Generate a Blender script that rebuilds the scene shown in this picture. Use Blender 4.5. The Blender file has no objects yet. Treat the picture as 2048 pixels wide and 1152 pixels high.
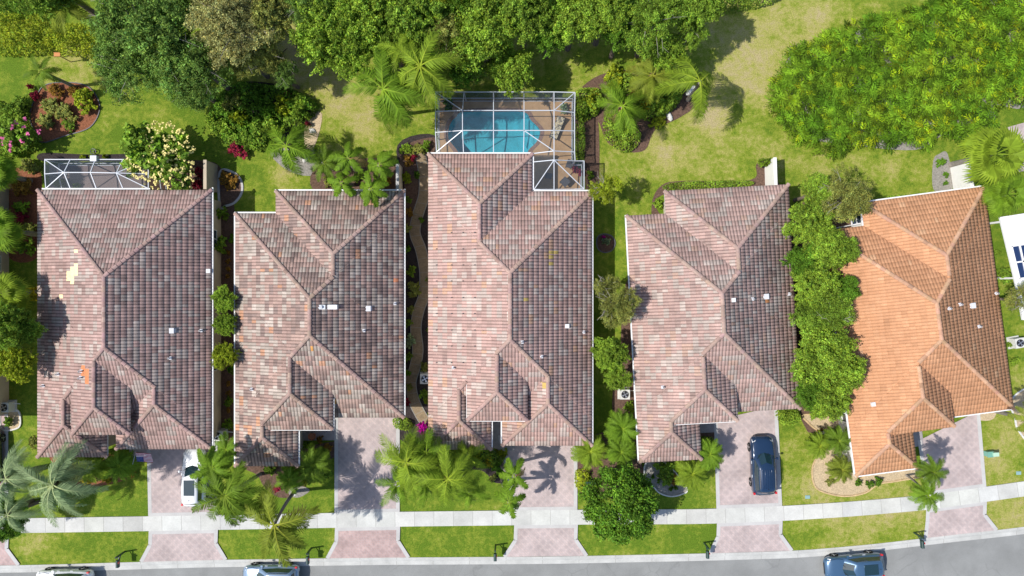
import bpy, bmesh, math, random
import numpy as np
from mathutils import Vector, Matrix, Euler
R = math.radians
random.seed(7)
rng = np.random.default_rng(11)
scene = bpy.context.scene
C = bpy.data.collections.new('place'); scene.collection.children.link(C)

# ------------------------------------------------------------------ camera, sky, sun, exposure
CAM_H = 57.0; FPX = 1365.33
cam = bpy.data.cameras.new('camera'); camo = bpy.data.objects.new('camera', cam); C.objects.link(camo)
camo.location = (0, 0, CAM_H); camo.rotation_euler = (0, 0, 0)
cam.sensor_width = 36; cam.lens = 24.0; cam.clip_end = 3000; cam.clip_start = 0.5
scene.camera = camo
SUN_EL, SUN_DIR = 54.0, 9.0            # light travels towards +X turned SUN_DIR degrees to +Y
w = bpy.data.worlds.new('World'); scene.world = w; w.use_nodes = True
nt = w.node_tree; bg = nt.nodes['Background']
sky = nt.nodes.new('ShaderNodeTexSky'); sky.sky_type = 'NISHITA'; sky.sun_disc = False
sky.sun_elevation = R(SUN_EL); sky.sun_rotation = R(-90 - SUN_DIR)
nt.links.new(sky.outputs[0], bg.inputs[0]); bg.inputs[1].default_value = 0.125
sl = bpy.data.lights.new('sun', 'SUN'); sl.energy = 4.1; sl.angle = R(0.5); sl.color = (1, .955, .88)
so = bpy.data.objects.new('sun', sl); C.objects.link(so)
d = Vector((math.cos(R(SUN_EL))*math.cos(R(SUN_DIR)), math.cos(R(SUN_EL))*math.sin(R(SUN_DIR)), -math.sin(R(SUN_EL))))
so.rotation_euler = d.to_track_quat('-Z', 'Y').to_euler(); so.location = (-40, -8, 60)
scene.view_settings.view_transform = 'Standard'; scene.view_settings.look = 'None'
scene.view_settings.exposure = 0.28; scene.view_settings.gamma = 1
scene.cycles.max_bounces = 6; scene.cycles.transparent_max_bounces = 16

# ------------------------------------------------------------------ helpers
def P(px, py, h=0.0):
    """world x, y of a point at height h as surveyed from the aerial photograph"""
    s = (CAM_H - h) / FPX
    return ((px - 1024) * s, (576 - py) * s)
def P3(px, py, h=0.0):
    x, y = P(px, py, h); return Vector((x, y, h))

def tag(o, label=None, cat=None, group=None, kind=None):
    if label: o['label'] = label
    if cat: o['category'] = cat
    if group: o['group'] = group
    if kind: o['kind'] = kind
    return o
def empty(name, loc, rz=0.0, label=None, cat=None, group=None):
    o = bpy.data.objects.new(name, None); o.empty_display_size = .2
    C.objects.link(o); o.location = loc; o.rotation_euler = (0, 0, rz)
    return tag(o, label, cat, group)
def link(name, me, parent=None, loc=(0,0,0), rot=(0,0,0), scl=(1,1,1), mat=None):
    o = bpy.data.objects.new(name, me); C.objects.link(o)
    o.parent = parent; o.location = loc; o.rotation_euler = rot; o.scale = scl
    if mat is not None:
        if len(me.materials) == 0: me.materials.append(None)
        o.material_slots[0].link = 'OBJECT'; o.material_slots[0].material = mat
    return o

class MB:
    def __init__(s): s.v = []; s.f = []; s.c = []; s.cc = None
    def add(s, vs, fs, col=None):
        n = len(s.v); s.v += [tuple(p) for p in vs]; s.f += [tuple(n+i for i in f) for f in fs]
        s.c += [col or (1,1,1)]*len(fs); return s
    def box(s, x0, x1, y0, y1, z0, z1, col=None):
        vs = [(x,y,z) for z in (z0,z1) for y in (y0,y1) for x in (x0,x1)]
        return s.add(vs, [(0,2,3,1),(4,5,7,6),(0,1,5,4),(2,6,7,3),(0,4,6,2),(1,3,7,5)], col)
    def bar(s, p, q, w, h=None, col=None):
        p = Vector(p); q = Vector(q); h = h or w
        dd = (q-p).normalized(); up = Vector((0,0,1))
        if abs(dd.z) > .95: up = Vector((0,1,0))
        a = dd.cross(up).normalized()*w/2; b = a.cross(dd).normalized()*h/2
        vs = [p-a-b,p+a-b,p+a+b,p-a+b,q-a-b,q+a-b,q+a+b,q-a+b]
        return s.add(vs, [(0,3,2,1),(4,5,6,7),(0,1,5,4),(1,2,6,5),(2,3,7,6),(3,0,4,7)], col)
    def tube(s, pts, rs, n=7, col=None, cap=True):
        pts = [Vector(p) for p in pts]; rings = []; vs = []
        for i, p in enumerate(pts):
            a = pts[max(0,i-1)]; b = pts[min(len(pts)-1,i+1)]; dd = (b-a).normalized()
            up = Vector((1,0,0)) if abs(dd.x) < .8 else Vector((0,1,0))
            u = dd.cross(up).normalized(); v = u.cross(dd).normalized()
            for k in range(n):
                t = 2*math.pi*k/n; vs.append(p + (u*math.cos(t)+v*math.sin(t))*rs[i])
        fs = []
        for i in range(len(pts)-1):
            for k in range(n):
                fs.append((i*n+k, i*n+(k+1)%n, (i+1)*n+(k+1)%n, (i+1)*n+k))
        if cap: fs.append(tuple(range(n))); fs.append(tuple((len(pts)-1)*n+k for k in range(n)))
        return s.add(vs, fs, col)
    def cyl(s, x, y, z0, z1, r0, r1=None, n=16, col=None):
        return s.tube([(x,y,z0),(x,y,z1)], [r0, r0 if r1 is None else r1], n, col)
    def mesh(s, name, mat=None, smooth=False, col=True):
        me = bpy.data.meshes.new(name); me.from_pydata(s.v, [], s.f)
        if col: setcol(me, np.array(s.c, dtype=np.float32))
        if smooth: me.polygons.foreach_set('use_smooth', [True]*len(me.polygons))
        if mat: me.materials.append(mat)
        me.update(); return me
    def build(s, name, mat, parent=None, smooth=False, **k):
        return link(name, s.mesh(name, mat, smooth), parent, **k)

def setcol(me, fc):
    n = len(me.polygons)
    tot = np.empty(n, dtype=np.int32); me.polygons.foreach_get('loop_total', tot)
    cc = np.repeat(np.concatenate([fc, np.ones((n,1), np.float32)], 1), tot, axis=0)
    a = me.color_attributes.new('Col', 'FLOAT_COLOR', 'CORNER')
    a.data.foreach_set('color', cc.astype(np.float32).ravel())
def npmesh(name, verts, quads, fc=None, mat=None, smooth=False):
    me = bpy.data.meshes.new(name)
    me.vertices.add(len(verts)); me.vertices.foreach_set('co', verts.astype(np.float32).ravel())
    k = quads.shape[1]
    me.loops.add(quads.size); me.loops.foreach_set('vertex_index', quads.astype(np.int32).ravel())
    me.polygons.add(len(quads)); me.polygons.foreach_set('loop_start', np.arange(0, quads.size, k, dtype=np.int32))
    try: me.polygons.foreach_set('loop_total', np.full(len(quads), k, dtype=np.int32))
    except Exception: pass
    me.update(calc_edges=True); me.validate()
    if fc is not None and len(me.polygons) == len(fc): setcol(me, fc.astype(np.float32))
    if smooth: me.polygons.foreach_set('use_smooth', [True]*len(me.polygons))
    if mat: me.materials.append(mat)
    return me

# ------------------------------------------------------------------ materials
def nodes(m):
    m.use_nodes = True; n = m.node_tree.nodes; return n, m.node_tree.links, n['Principled BSDF']
def mk(name, col, rough=.7, spec=.3, metal=0.0, attr=False, noise=None, noise2=None, bump=None, coat=0.0):
    """noise=(scale, amount) brightness mottling; bump=(scale,strength)"""
    m = bpy.data.materials.new(name); n, l, b = nodes(m)
    b.inputs['Roughness'].default_value = rough; b.inputs['Specular IOR Level'].default_value = spec
    b.inputs['Metallic'].default_value = metal; b.inputs['Coat Weight'].default_value = coat
    rgb = n.new('ShaderNodeRGB'); rgb.outputs[0].default_value = (*col, 1); out = rgb.outputs[0]
    tc = n.new('ShaderNodeNewGeometry')
    def mul(a, bb, fac=1.0):
        x = n.new('ShaderNodeMix'); x.data_type = 'RGBA'; x.blend_type = 'MULTIPLY'; x.inputs[0].default_value = fac
        l.new(a, x.inputs[6]); l.new(bb, x.inputs[7]); return x.outputs[2]
    if attr:
        at = n.new('ShaderNodeAttribute'); at.attribute_name = 'Col'; out = mul(out, at.outputs[0])
    for nz in (noise, noise2):
        if nz:
            t = n.new('ShaderNodeTexNoise'); t.inputs['Scale'].default_value = nz[0]; t.inputs['Detail'].default_value = 6
            t.inputs['Roughness'].default_value = .65
            l.new(tc.outputs['Position'], t.inputs['Vector'])
            mr = n.new('ShaderNodeMapRange'); mr.inputs[1].default_value = .3; mr.inputs[2].default_value = .7
            mr.inputs[3].default_value = 1-nz[1]; mr.inputs[4].default_value = 1+nz[1]*.6
            l.new(t.outputs[0], mr.inputs[0]); out = mul(out, mr.outputs[0])
    if bump:
        t = n.new('ShaderNodeTexNoise'); t.inputs['Scale'].default_value = bump[0]; t.inputs['Detail'].default_value = 5
        l.new(tc.outputs['Position'], t.inputs['Vector'])
        bp = n.new('ShaderNodeBump'); bp.inputs['Strength'].default_value = bump[1]; bp.inputs['Distance'].default_value = .05
        l.new(t.outputs[0], bp.inputs['Height']); l.new(bp.outputs[0], b.inputs['Normal'])
    l.new(out, b.inputs['Base Color']); return m
def leafmat(name, col, tr=.35, spec=.14, rough=.6, var=.35):
    m = bpy.data.materials.new(name); n, l, b = nodes(m)
    b.inputs['Roughness'].default_value = rough; b.inputs['Specular IOR Level'].default_value = spec
    at = n.new('ShaderNodeAttribute'); at.attribute_name = 'Col'
    x = n.new('ShaderNodeMix'); x.data_type = 'RGBA'; x.blend_type = 'MULTIPLY'; x.inputs[0].default_value = 1
    x.inputs[6].default_value = (*col, 1); l.new(at.outputs[0], x.inputs[7])
    tc = n.new('ShaderNodeNewGeometry'); t = n.new('ShaderNodeTexNoise'); t.inputs['Scale'].default_value = .9
    t.inputs['Detail'].default_value = 4; l.new(tc.outputs['Position'], t.inputs['Vector'])
    mr = n.new('ShaderNodeMapRange'); mr.inputs[1].default_value = .3; mr.inputs[2].default_value = .7
    mr.inputs[3].default_value = 1-var; mr.inputs[4].default_value = 1+var; l.new(t.outputs[0], mr.inputs[0])
    y = n.new('ShaderNodeMix'); y.data_type = 'RGBA'; y.blend_type = 'MULTIPLY'; y.inputs[0].default_value = 1
    l.new(x.outputs[2], y.inputs[6]); l.new(mr.outputs[0], y.inputs[7])
    l.new(y.outputs[2], b.inputs['Base Color'])
    tl = n.new('ShaderNodeBsdfTranslucent'); l.new(y.outputs[2], tl.inputs[0])
    mx = n.new('ShaderNodeMixShader'); mx.inputs[0].default_value = tr
    l.new(b.outputs[0], mx.inputs[1]); l.new(tl.outputs[0], mx.inputs[2])
    l.new(mx.outputs[0], n['Material Output'].inputs[0]); return m

M = {}
M['wall_tan'] = mk('stucco_tan', (.50,.42,.32), .85, .2, noise=(1.5,.1), bump=(30,.3))
M['wall_white'] = mk('stucco_white', (.78,.77,.74), .8, .2, noise=(1.2,.08), bump=(30,.2))
M['wall_cream'] = mk('stucco_cream', (.62,.55,.45), .85, .2, noise=(1.5,.1), bump=(30,.3))
M['white'] = mk('white_paint', (.80,.80,.80), .45, .4, noise=(2,.05))
M['fascia'] = mk('fascia_paint', (.68,.68,.68), .5, .3, noise=(2,.08))
M['glass'] = mk('window_glass', (.03,.045,.06), .08, .6)
M['doorwood'] = mk('door_brown', (.16,.08,.05), .5, .3)
M['garagedoor'] = mk('garage_door_paint', (.66,.62,.55), .55, .3)
M['concrete'] = mk('sidewalk_concrete', (.57,.575,.55), .9, .1, noise=(.6,.16), noise2=(9,.09), bump=(40,.15))
M['curb'] = mk('curb_concrete', (.50,.50,.48), .9, .1, noise=(.7,.2), noise2=(12,.08), bump=(40,.15))
M['joint'] = mk('joint_dark', (.28,.27,.25), .9, .1)
M['border'] = mk('paver_border', (.50,.49,.48), .9, .1, noise=(.8,.12), noise2=(14,.1))
M['asphalt'] = mk('asphalt', (.265,.27,.265), .95, .1, noise=(.3,.2), noise2=(16,.14), bump=(60,.3))
M['mulch_red'] = mk('mulch_red', (.30,.12,.065), .95, .1, noise=(7,.5), noise2=(22,.4), bump=(25,.9))
M['mulch_brown'] = mk('mulch_brown', (.16,.10,.075), .95, .1, noise=(6,.45), noise2=(22,.4), bump=(25,.9))
M['mulch_dark'] = mk('mulch_dark', (.055,.045,.045), .95, .1, noise=(6,.45), noise2=(22,.4), bump=(25,.9))
M['gravel'] = mk('gravel_tan', (.60,.47,.30), .9, .2, noise=(10,.35), noise2=(28,.3), bump=(30,1))
M['gravel_gray'] = mk('gravel_gray', (.33,.31,.28), .9, .2, noise=(8,.35), noise2=(28,.3), bump=(30,1))
M['stone_white'] = mk('edging_stone', (.66,.65,.62), .85, .2, noise=(6,.2))
M['edge_tan'] = mk('edging_tan', (.55,.40,.22), .85, .2, noise=(6,.3))
M['flagstone'] = mk('flagstone', (.27,.205,.13), .85, .2, noise=(3,.25), noise2=(12,.2))
M['deck'] = mk('deck_tan', (.55,.36,.20), .85, .2, noise=(1.2,.2), noise2=(9,.1))
M['deck_gray'] = mk('deck_mauve', (.28,.22,.21), .85, .2, noise=(1.5,.15), noise2=(9,.1))
M['coping'] = mk('coping_brick', (.30,.19,.15), .8, .2, noise=(7,.3))
M['plaster'] = mk('pool_plaster', (.19,.62,.72), .6, .3, noise=(.9,.22), noise2=(5,.12))
M['alum'] = mk('white_aluminium', (.55,.58,.63), .35, .5)
M['bark'] = mk('bark', (.17,.135,.105), .95, .1, noise=(6,.35), bump=(14,.8))
M['twig'] = mk('pale_twig', (.27,.25,.21), .9, .1)
M['palmbark'] = mk('palm_bark', (.27,.24,.21), .95, .1, noise=(5,.3), bump=(18,.6))
M['darkgreen'] = mk('green_paint', (.02,.05,.045), .4, .5)
M['utility'] = mk('utility_green', (.16,.36,.29), .5, .4, noise=(4,.1))
M['cover'] = mk('valve_cover', (.24,.38,.38), .6, .3)
M['acbody'] = mk('ac_casing', (.60,.60,.57), .5, .4, noise=(5,.1))
M['black'] = mk('black_plastic', (.015,.015,.017), .5, .4)
M['rubber'] = mk('rubber', (.02,.02,.02), .85, .2)
M['rim'] = mk('alloy', (.55,.56,.58), .3, .5, metal=.8)
M['carglass'] = mk('car_glass', (.012,.035,.045), .06, .9, coat=.5)
M['red'] = mk('tail_lamp', (.55,.02,.03), .25, .5)
M['lamp'] = mk('head_lamp', (.75,.78,.82), .15, .7)
M['terracotta'] = mk('terracotta_pot', (.40,.16,.09), .8, .2)
M['colour'] = mk('painted', (1,1,1), .75, .2, attr=True)
M['tile'] = mk('roof_tile', (1,1,1), .9, .08, attr=True, noise=(.5,.10), noise2=(11,.16), bump=(35,.25))
M['tile_dirty'] = mk('roof_tile_weathered', (1,1,1), .9, .08, attr=True, noise=(.6,.24), noise2=(11,.16), bump=(35,.25))
M['metal_pipe'] = mk('vent_metal', (.70,.71,.73), .4, .5)
M['steel'] = mk('dark_steel', (.09,.09,.10), .5, .5)
def cracks(m):
    n = m.node_tree.nodes; l = m.node_tree.links; b = n['Principled BSDF']; src = b.inputs['Base Color'].links[0].from_socket
    g = n.new('ShaderNodeNewGeometry'); t = n.new('ShaderNodeTexNoise'); t.inputs['Scale'].default_value = 1.2; l.new(g.outputs['Position'], t.inputs['Vector'])
    mv = n.new('ShaderNodeMix'); mv.data_type = 'VECTOR'; mv.inputs[0].default_value = .3; l.new(g.outputs['Position'], mv.inputs[4]); l.new(t.outputs['Color'], mv.inputs[5])
    v = n.new('ShaderNodeTexVoronoi'); v.feature = 'DISTANCE_TO_EDGE'; v.inputs['Scale'].default_value = .55; l.new(mv.outputs[1], v.inputs['Vector'])
    r = n.new('ShaderNodeMapRange'); r.inputs[1].default_value = 0; r.inputs[2].default_value = .018; r.inputs[3].default_value = .82; r.inputs[4].default_value = 1; l.new(v.outputs['Distance'], r.inputs[0])
    t2 = n.new('ShaderNodeTexNoise'); t2.inputs['Scale'].default_value = .35; l.new(g.outputs['Position'], t2.inputs['Vector'])
    r2 = n.new('ShaderNodeMapRange'); r2.inputs[1].default_value = .48; r2.inputs[2].default_value = .6; r2.inputs[3].default_value = 0; r2.inputs[4].default_value = .8; l.new(t2.outputs[0], r2.inputs[0])
    x = n.new('ShaderNodeMix'); x.data_type = 'RGBA'; x.blend_type = 'MULTIPLY'; l.new(r2.outputs[0], x.inputs[0]); l.new(src, x.inputs[6]); l.new(r.outputs[0], x.inputs[7])
    l.new(x.outputs[2], b.inputs['Base Color'])
cracks(M['asphalt'])

LEAF = {
 'bright': leafmat('leaf_bright', (.245,.385,.04)), 'lime': leafmat('leaf_lime', (.30,.38,.025)),
 'olive': leafmat('leaf_olive', (.29,.325,.075)), 'dark': leafmat('leaf_dark', (.17,.29,.055)),
 'deep': leafmat('leaf_deep', (.12,.25,.022)), 'mid': leafmat('leaf_mid', (.21,.345,.038)),
 'tan': leafmat('leaf_tan', (.40,.41,.15)), 'yellow': leafmat('leaf_yellow', (.48,.42,.03)),
 'red': leafmat('leaf_red', (.34,.035,.07)), 'magenta': leafmat('leaf_magenta', (.58,.015,.42), tr=.25),
 'rust': leafmat('leaf_rust', (.32,.19,.035)), 'silver': leafmat('leaf_silver', (.29,.39,.21), var=.2),
 'fern': leafmat('leaf_fern', (.165,.305,.018), tr=.35), 'dead': leafmat('leaf_dead', (.42,.30,.13), var=.2),
 'palm': leafmat('palm_green', (.155,.27,.022), var=.2), 'palmlime': leafmat('palm_lime', (.215,.315,.028), var=.2),
 'palmdark': leafmat('palm_dark', (.13,.215,.02), var=.25), 'palmolive': leafmat('palm_olive', (.20,.25,.03), var=.25),
 'flower_y': leafmat('petal_yellow', (.85,.74,.30), tr=.2, var=.1), 'flower_p': leafmat('petal_pink', (.72,.16,.38), tr=.2, var=.1),
}

# grass, pavers, screens, water -------------------------------------------------
def grassmat():
    m = bpy.data.materials.new('grass_lawn'); n, l, b = nodes(m)
    b.inputs['Roughness'].default_value = .9; b.inputs['Specular IOR Level'].default_value = .1
    g = n.new('ShaderNodeNewGeometry'); at = n.new('ShaderNodeAttribute'); at.attribute_name = 'dry'
    def noise(s, det=6, ro=.6):
        t = n.new('ShaderNodeTexNoise'); t.inputs['Scale'].default_value = s; t.inputs['Detail'].default_value = det
        t.inputs['Roughness'].default_value = ro; l.new(g.outputs['Position'], t.inputs['Vector']); return t.outputs[0]
    def mr(a, f0, f1, t0, t1):
        x = n.new('ShaderNodeMapRange'); x.inputs[1].default_value = f0; x.inputs[2].default_value = f1
        x.inputs[3].default_value = t0; x.inputs[4].default_value = t1; l.new(a, x.inputs[0]); return x.outputs[0]
    def math_(op, a, bb):
        x = n.new('ShaderNodeMath'); x.operation = op
        for i, q in enumerate((a, bb)):
            if isinstance(q, (int, float)): x.inputs[i].default_value = q
            else: l.new(q, x.inputs[i])
        return x.outputs[0]
    big = noise(.45, 5, .6); med = noise(2.6, 5, .65); fine = noise(13, 6, .75)
    f = math_('ADD', at.outputs['Fac'], math_('MULTIPLY', math_('SUBTRACT', big, .5), 1.5))
    f = math_('ADD', f, math_('MULTIPLY', math_('SUBTRACT', med, .5), 1.3))
    ramp = n.new('ShaderNodeValToRGB'); e = ramp.color_ramp.elements
    e[0].position = 0; e[0].color = (.11,.185,.016,1); e[1].position = 1; e[1].color = (.42,.35,.18,1)
    x = e.new(.30); x.color = (.21,.265,.030,1); x = e.new(.62); x.color = (.35,.335,.095,1)
    l.new(f, ramp.inputs[0])
    mx = n.new('ShaderNodeMix'); mx.data_type = 'RGBA'; mx.blend_type = 'MULTIPLY'; mx.inputs[0].default_value = 1
    l.new(ramp.outputs[0], mx.inputs[6]); l.new(mr(fine, .32, .68, .45, 1.45), mx.inputs[7])
    l.new(mx.outputs[2], b.inputs['Base Color'])
    bp = n.new('ShaderNodeBump'); bp.inputs['Strength'].default_value = .8; bp.inputs['Distance'].default_value = .06
    l.new(fine, bp.inputs['Height']); l.new(bp.outputs[0], b.inputs['Normal'])
    return m
M['grass'] = grassmat()
def pavermat(name, ca, cb, s=1.0):
    m = bpy.data.materials.new(name); n, l, b = nodes(m)
    b.inputs['Roughness'].default_value = .85; b.inputs['Specular IOR Level'].default_value = .2
    g = n.new('ShaderNodeNewGeometry'); mp = n.new('ShaderNodeMapping'); mp.inputs['Rotation'].default_value = (0,0,R(45))
    l.new(g.outputs['Position'], mp.inputs[0])
    br = n.new('ShaderNodeTexBrick'); br.inputs['Scale'].default_value = 1/s
    br.inputs['Brick Width'].default_value = .24; br.inputs['Row Height'].default_value = .16; br.inputs['Mortar Size'].default_value = .010
    br.inputs['Color1'].default_value = (*ca,1); br.inputs['Color2'].default_value = (*cb,1); br.inputs['Mortar'].default_value = (.38,.35,.34,1)
    br.inputs['Bias'].default_value = -.1
    l.new(mp.outputs[0], br.inputs[0])
    # larger two-tone diamonds of the laying pattern
    ck = n.new('ShaderNodeTexVoronoi'); ck.distance = 'CHEBYCHEV'; ck.inputs['Randomness'].default_value = 0; ck.inputs['Scale'].default_value = 1.9
    l.new(mp.outputs[0], ck.inputs['Vector'])
    mr = n.new('ShaderNodeMapRange'); mr.inputs[1].default_value = .22; mr.inputs[2].default_value = .42
    mr.inputs[3].default_value = .945; mr.inputs[4].default_value = 1.045; l.new(ck.outputs['Distance'], mr.inputs[0])
    t = n.new('ShaderNodeTexNoise'); t.inputs['Scale'].default_value = .6; t.inputs['Detail'].default_value = 7; l.new(g.outputs['Position'], t.inputs['Vector'])
    m2 = n.new('ShaderNodeMapRange'); m2.inputs[1].default_value = .3; m2.inputs[2].default_value = .7; m2.inputs[3].default_value = .82; m2.inputs[4].default_value = 1.12
    l.new(t.outputs[0], m2.inputs[0])
    pr = n.new('ShaderNodeMath'); pr.operation = 'MULTIPLY'; l.new(mr.outputs[0], pr.inputs[0]); l.new(m2.outputs[0], pr.inputs[1])
    mx = n.new('ShaderNodeMix'); mx.data_type = 'RGBA'; mx.blend_type = 'MULTIPLY'; mx.inputs[0].default_value = 1
    l.new(br.outputs[0], mx.inputs[6]); l.new(pr.outputs[0], mx.inputs[7]); l.new(mx.outputs[2], b.inputs['Base Color'])
    return m
M['paver'] = pavermat('pavers_pink', (.50,.40,.385), (.42,.345,.34))
M['paver_red'] = pavermat('pavers_red', (.47,.33,.31), (.38,.27,.26))
M['paver_gray'] = pavermat('pavers_gray', (.36,.33,.34), (.30,.28,.29))
def screenmat(op=.30):
    m = bpy.data.materials.new('insect_screen'); n, l, b = nodes(m)
    b.inputs['Base Color'].default_value = (.05,.07,.095,1); b.inputs['Roughness'].default_value = .6
    tr = n.new('ShaderNodeBsdfTransparent'); mx = n.new('ShaderNodeMixShader'); mx.inputs[0].default_value = op
    l.new(tr.outputs[0], mx.inputs[1]); l.new(b.outputs[0], mx.inputs[2]); l.new(mx.outputs[0], n['Material Output'].inputs[0]); return m
M['screen'] = screenmat()
def watermat():
    m = bpy.data.materials.new('pool_water'); n, l, b = nodes(m)
    tr = n.new('ShaderNodeBsdfTransparent'); tr.inputs[0].default_value = (.58,.90,.95,1)
    gl = n.new('ShaderNodeBsdfGlossy'); gl.inputs['Roughness'].default_value = .05
    fr = n.new('ShaderNodeFresnel'); fr.inputs[0].default_value = 1.33
    t = n.new('ShaderNodeTexNoise'); t.inputs['Scale'].default_value = 3; g = n.new('ShaderNodeNewGeometry'); l.new(g.outputs['Position'], t.inputs['Vector'])
    bp = n.new('ShaderNodeBump'); bp.inputs['Strength'].default_value = .2; bp.inputs['Distance'].default_value = .05
    l.new(t.outputs[0], bp.inputs['Height']); l.new(bp.outputs[0], gl.inputs['Normal']); l.new(bp.outputs[0], fr.inputs['Normal'])
    mx = n.new('ShaderNodeMixShader'); l.new(fr.outputs[0], mx.inputs[0]); l.new(tr.outputs[0], mx.inputs[1]); l.new(gl.outputs[0], mx.inputs[2])
    l.new(mx.outputs[0], n['Material Output'].inputs[0]); return m
M['water'] = watermat()

# ------------------------------------------------------------------ ground, road, kerb, pavements
def interp(tab, x):
    return float(np.interp(x, [t[0] for t in tab], [t[1] for t in tab]))
BACK = [(-1500,1127),(0,1131),(100,1129),(400,1120),(760,1115),(1100,1113),(1400,1107),(1600,1101),(1750,1088),(1900,1070),(2048,1054),(2300,1015),(3200,850)]
SWT = [(-1500,1034),(40,1036),(300,1032),(800,1023),(1150,1019),(1400,1018),(1560,1012),(1700,1003),(1850,990),(2048,962),(2300,925),(3200,780)]
def smooth_tab(tab):
    pts = sorted(P(px, py) for px, py in tab); xs = np.array([p[0] for p in pts]); ys = np.array([p[1] for p in pts])
    X = np.arange(-100, 90, .5); Y = np.interp(X, xs, ys); k = np.ones(9)/9
    Yp = np.pad(Y, 4, mode='edge'); return X, np.convolve(Yp, k, 'valid')
bx_, by_ = smooth_tab(BACK); sx_, sy_ = smooth_tab(SWT)
def yb(x): return float(np.interp(x, bx_, by_))
def ys(x): return float(np.interp(x, sx_, sy_))

POOL = []
def smooth_closed(pts, n=8):
    out = []; N = len(pts)
    for i in range(N):
        p0, p1, p2, p3 = pts[i-1], pts[i], pts[(i+1)%N], pts[(i+2)%N]
        for k in range(n):
            t = k/n; t2 = t*t; t3 = t2*t
            out.append(tuple(.5*((2*p1[j]) + (-p0[j]+p2[j])*t + (2*p0[j]-5*p1[j]+4*p2[j]-p3[j])*t2 + (-p0[j]+3*p1[j]-3*p2[j]+p3[j])*t3) for j in (0,1)))
    return out
POOL_PX = [(925,224),(990,223),(1048,224),(1062,240),(1078,256),(1081,266),(1074,284),(1060,298),(1048,312),(1000,316),(930,314),(910,296),(897,278),(896,262),(902,244),(912,234)]
POOL = smooth_closed([P(*p) for p in POOL_PX], 5)
pb = (min(p[0] for p in POOL)-.4, max(p[0] for p in POOL)+.4, min(p[1] for p in POOL)-.4, max(p[1] for p in POOL)+.4)

def ground():
    a, b_ = (pb[0]-.2, pb[2]-.2), (pb[1]+.2, pb[3]+.2); z = -.16; B = 900
    g = MB(); g.add([(-B,-B,z),(B,-B,z),(B,B,z),(-B,B,z),(a[0],a[1],z),(b_[0],a[1],z),(b_[0],b_[1],z),(a[0],b_[1],z)], [(0,1,5,4),(1,2,6,5),(2,3,7,6),(3,0,4,7)])
    tag(g.build('ground', M['grass']), kind='structure')
ground()
DRY = [(1430,238,28,.35),(1640,45,60,.25),(1560,330,30,.3),(1340,310,26,.3),(1520,60,130,.5),(1400,245,70,.32),(1290,330,80,.30),(1480,150,70,.35),(1440,340,70,.25),(720,220,75,.38),(690,330,60,.3),(1640,330,110,.2),(150,140,60,.42),(1750,350,90,.2),
       (2000,900,60,.45),(2010,1030,60,.65),(1620,930,90,.28),(1700,1070,120,.35),(80,1085,50,.35),(1240,1085,60,.2),(600,110,90,.7),(1200,170,120,.2),(560,340,50,.3),(1800,1000,60,.35),(2000,760,60,.4),(1920,250,60,.3),(900,30,200,.4)]
def lawn():
    xs = np.concatenate([np.arange(-90,-46,2.0), np.arange(-46,46,.5), np.arange(46,80,2.0)]); nt_ = 150
    V = []; D = []
    for x in xs:
        y0 = yb(x)
        ylist = np.concatenate([np.linspace(y0, 27, 105), np.linspace(28, 75, 16)])
        for y in ylist:
            V.append((x, y, 0.0)); px = x*FPX/CAM_H+1024; py = 576-y*FPX/CAM_H
            dd = .10
            for (a, b_, r, s) in DRY: dd += s*math.exp(-((px-a)**2+(py-b_)**2)/(1.1*r*r))
            if py > 830 and px < 1450: dd -= .02
            D.append(dd)
    ny = 105+16; F = []
    for i in range(len(xs)-1):
        for j in range(ny-1):
            a = i*ny+j; cx = (V[a][0]+V[a+ny][0])/2; cy = (V[a][1]+V[a+1][1])/2
            if pb[0] < cx < pb[1] and pb[2] < cy < pb[3]: continue
            F.append((a, a+ny, a+ny+1, a+1))
    me = bpy.data.meshes.new('lawn'); me.from_pydata(V, [], F); me.update()
    at = me.attributes.new('dry', 'FLOAT', 'POINT'); at.data.foreach_set('value', np.array(D, dtype=np.float32))
    me.materials.append(M['grass']); tag(link('lawn', me), kind='structure')
lawn()
def strip(name, mat, ftop, fbot, x0, x1, z, step=1.0, parent=None):
    b = MB(); xs = np.append(np.arange(x0, x1, step), x1)
    vs = []
    for x in xs: vs += [(x, fbot(x), z), (x, ftop(x), z)]
    b.add(vs, [(2*i, 2*i+2, 2*i+3, 2*i+1) for i in range(len(xs)-1)]); return b.build(name, mat, parent)
tag(strip('road', M['asphalt'], lambda x: yb(x)-.55, lambda x: yb(x)-9.5, -95, 85, -.125), kind='structure')
def kerb():
    b = MB(); xs = np.arange(-95, 85, .75); prof = [(0,0.0),(.0,.035),(-.16,.032),(-.28,-.03),(-.34,-.085),(-.66,-.10),(-.66,-.16)]
    vs = []; n = len(prof)
    for x in xs:
        y = yb(x); vs += [(x, y+dy, z) for dy, z in prof]
    b.add(vs, [(i*n+j, i*n+j+1, (i+1)*n+j+1, (i+1)*n+j) for i in range(len(xs)-1) for j in range(n-1)])
    o = tag(b.build('kerb', M['curb'], smooth=False), kind='structure')
    j = MB()
    for x in np.arange(-92, 84, 3.05):
        y = yb(x); s = (yb(x+.5)-yb(x-.5)); j.bar((x-.0+s*.0, y, .037), (x, y-.16, .034), .025, .004); j.bar((x, y-.34, -.083), (x, y-.66, -.098), .025, .004)
    tag(j.build('kerb_joints', M['joint']), kind='structure')
kerb()
SW_W = 1.23
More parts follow.
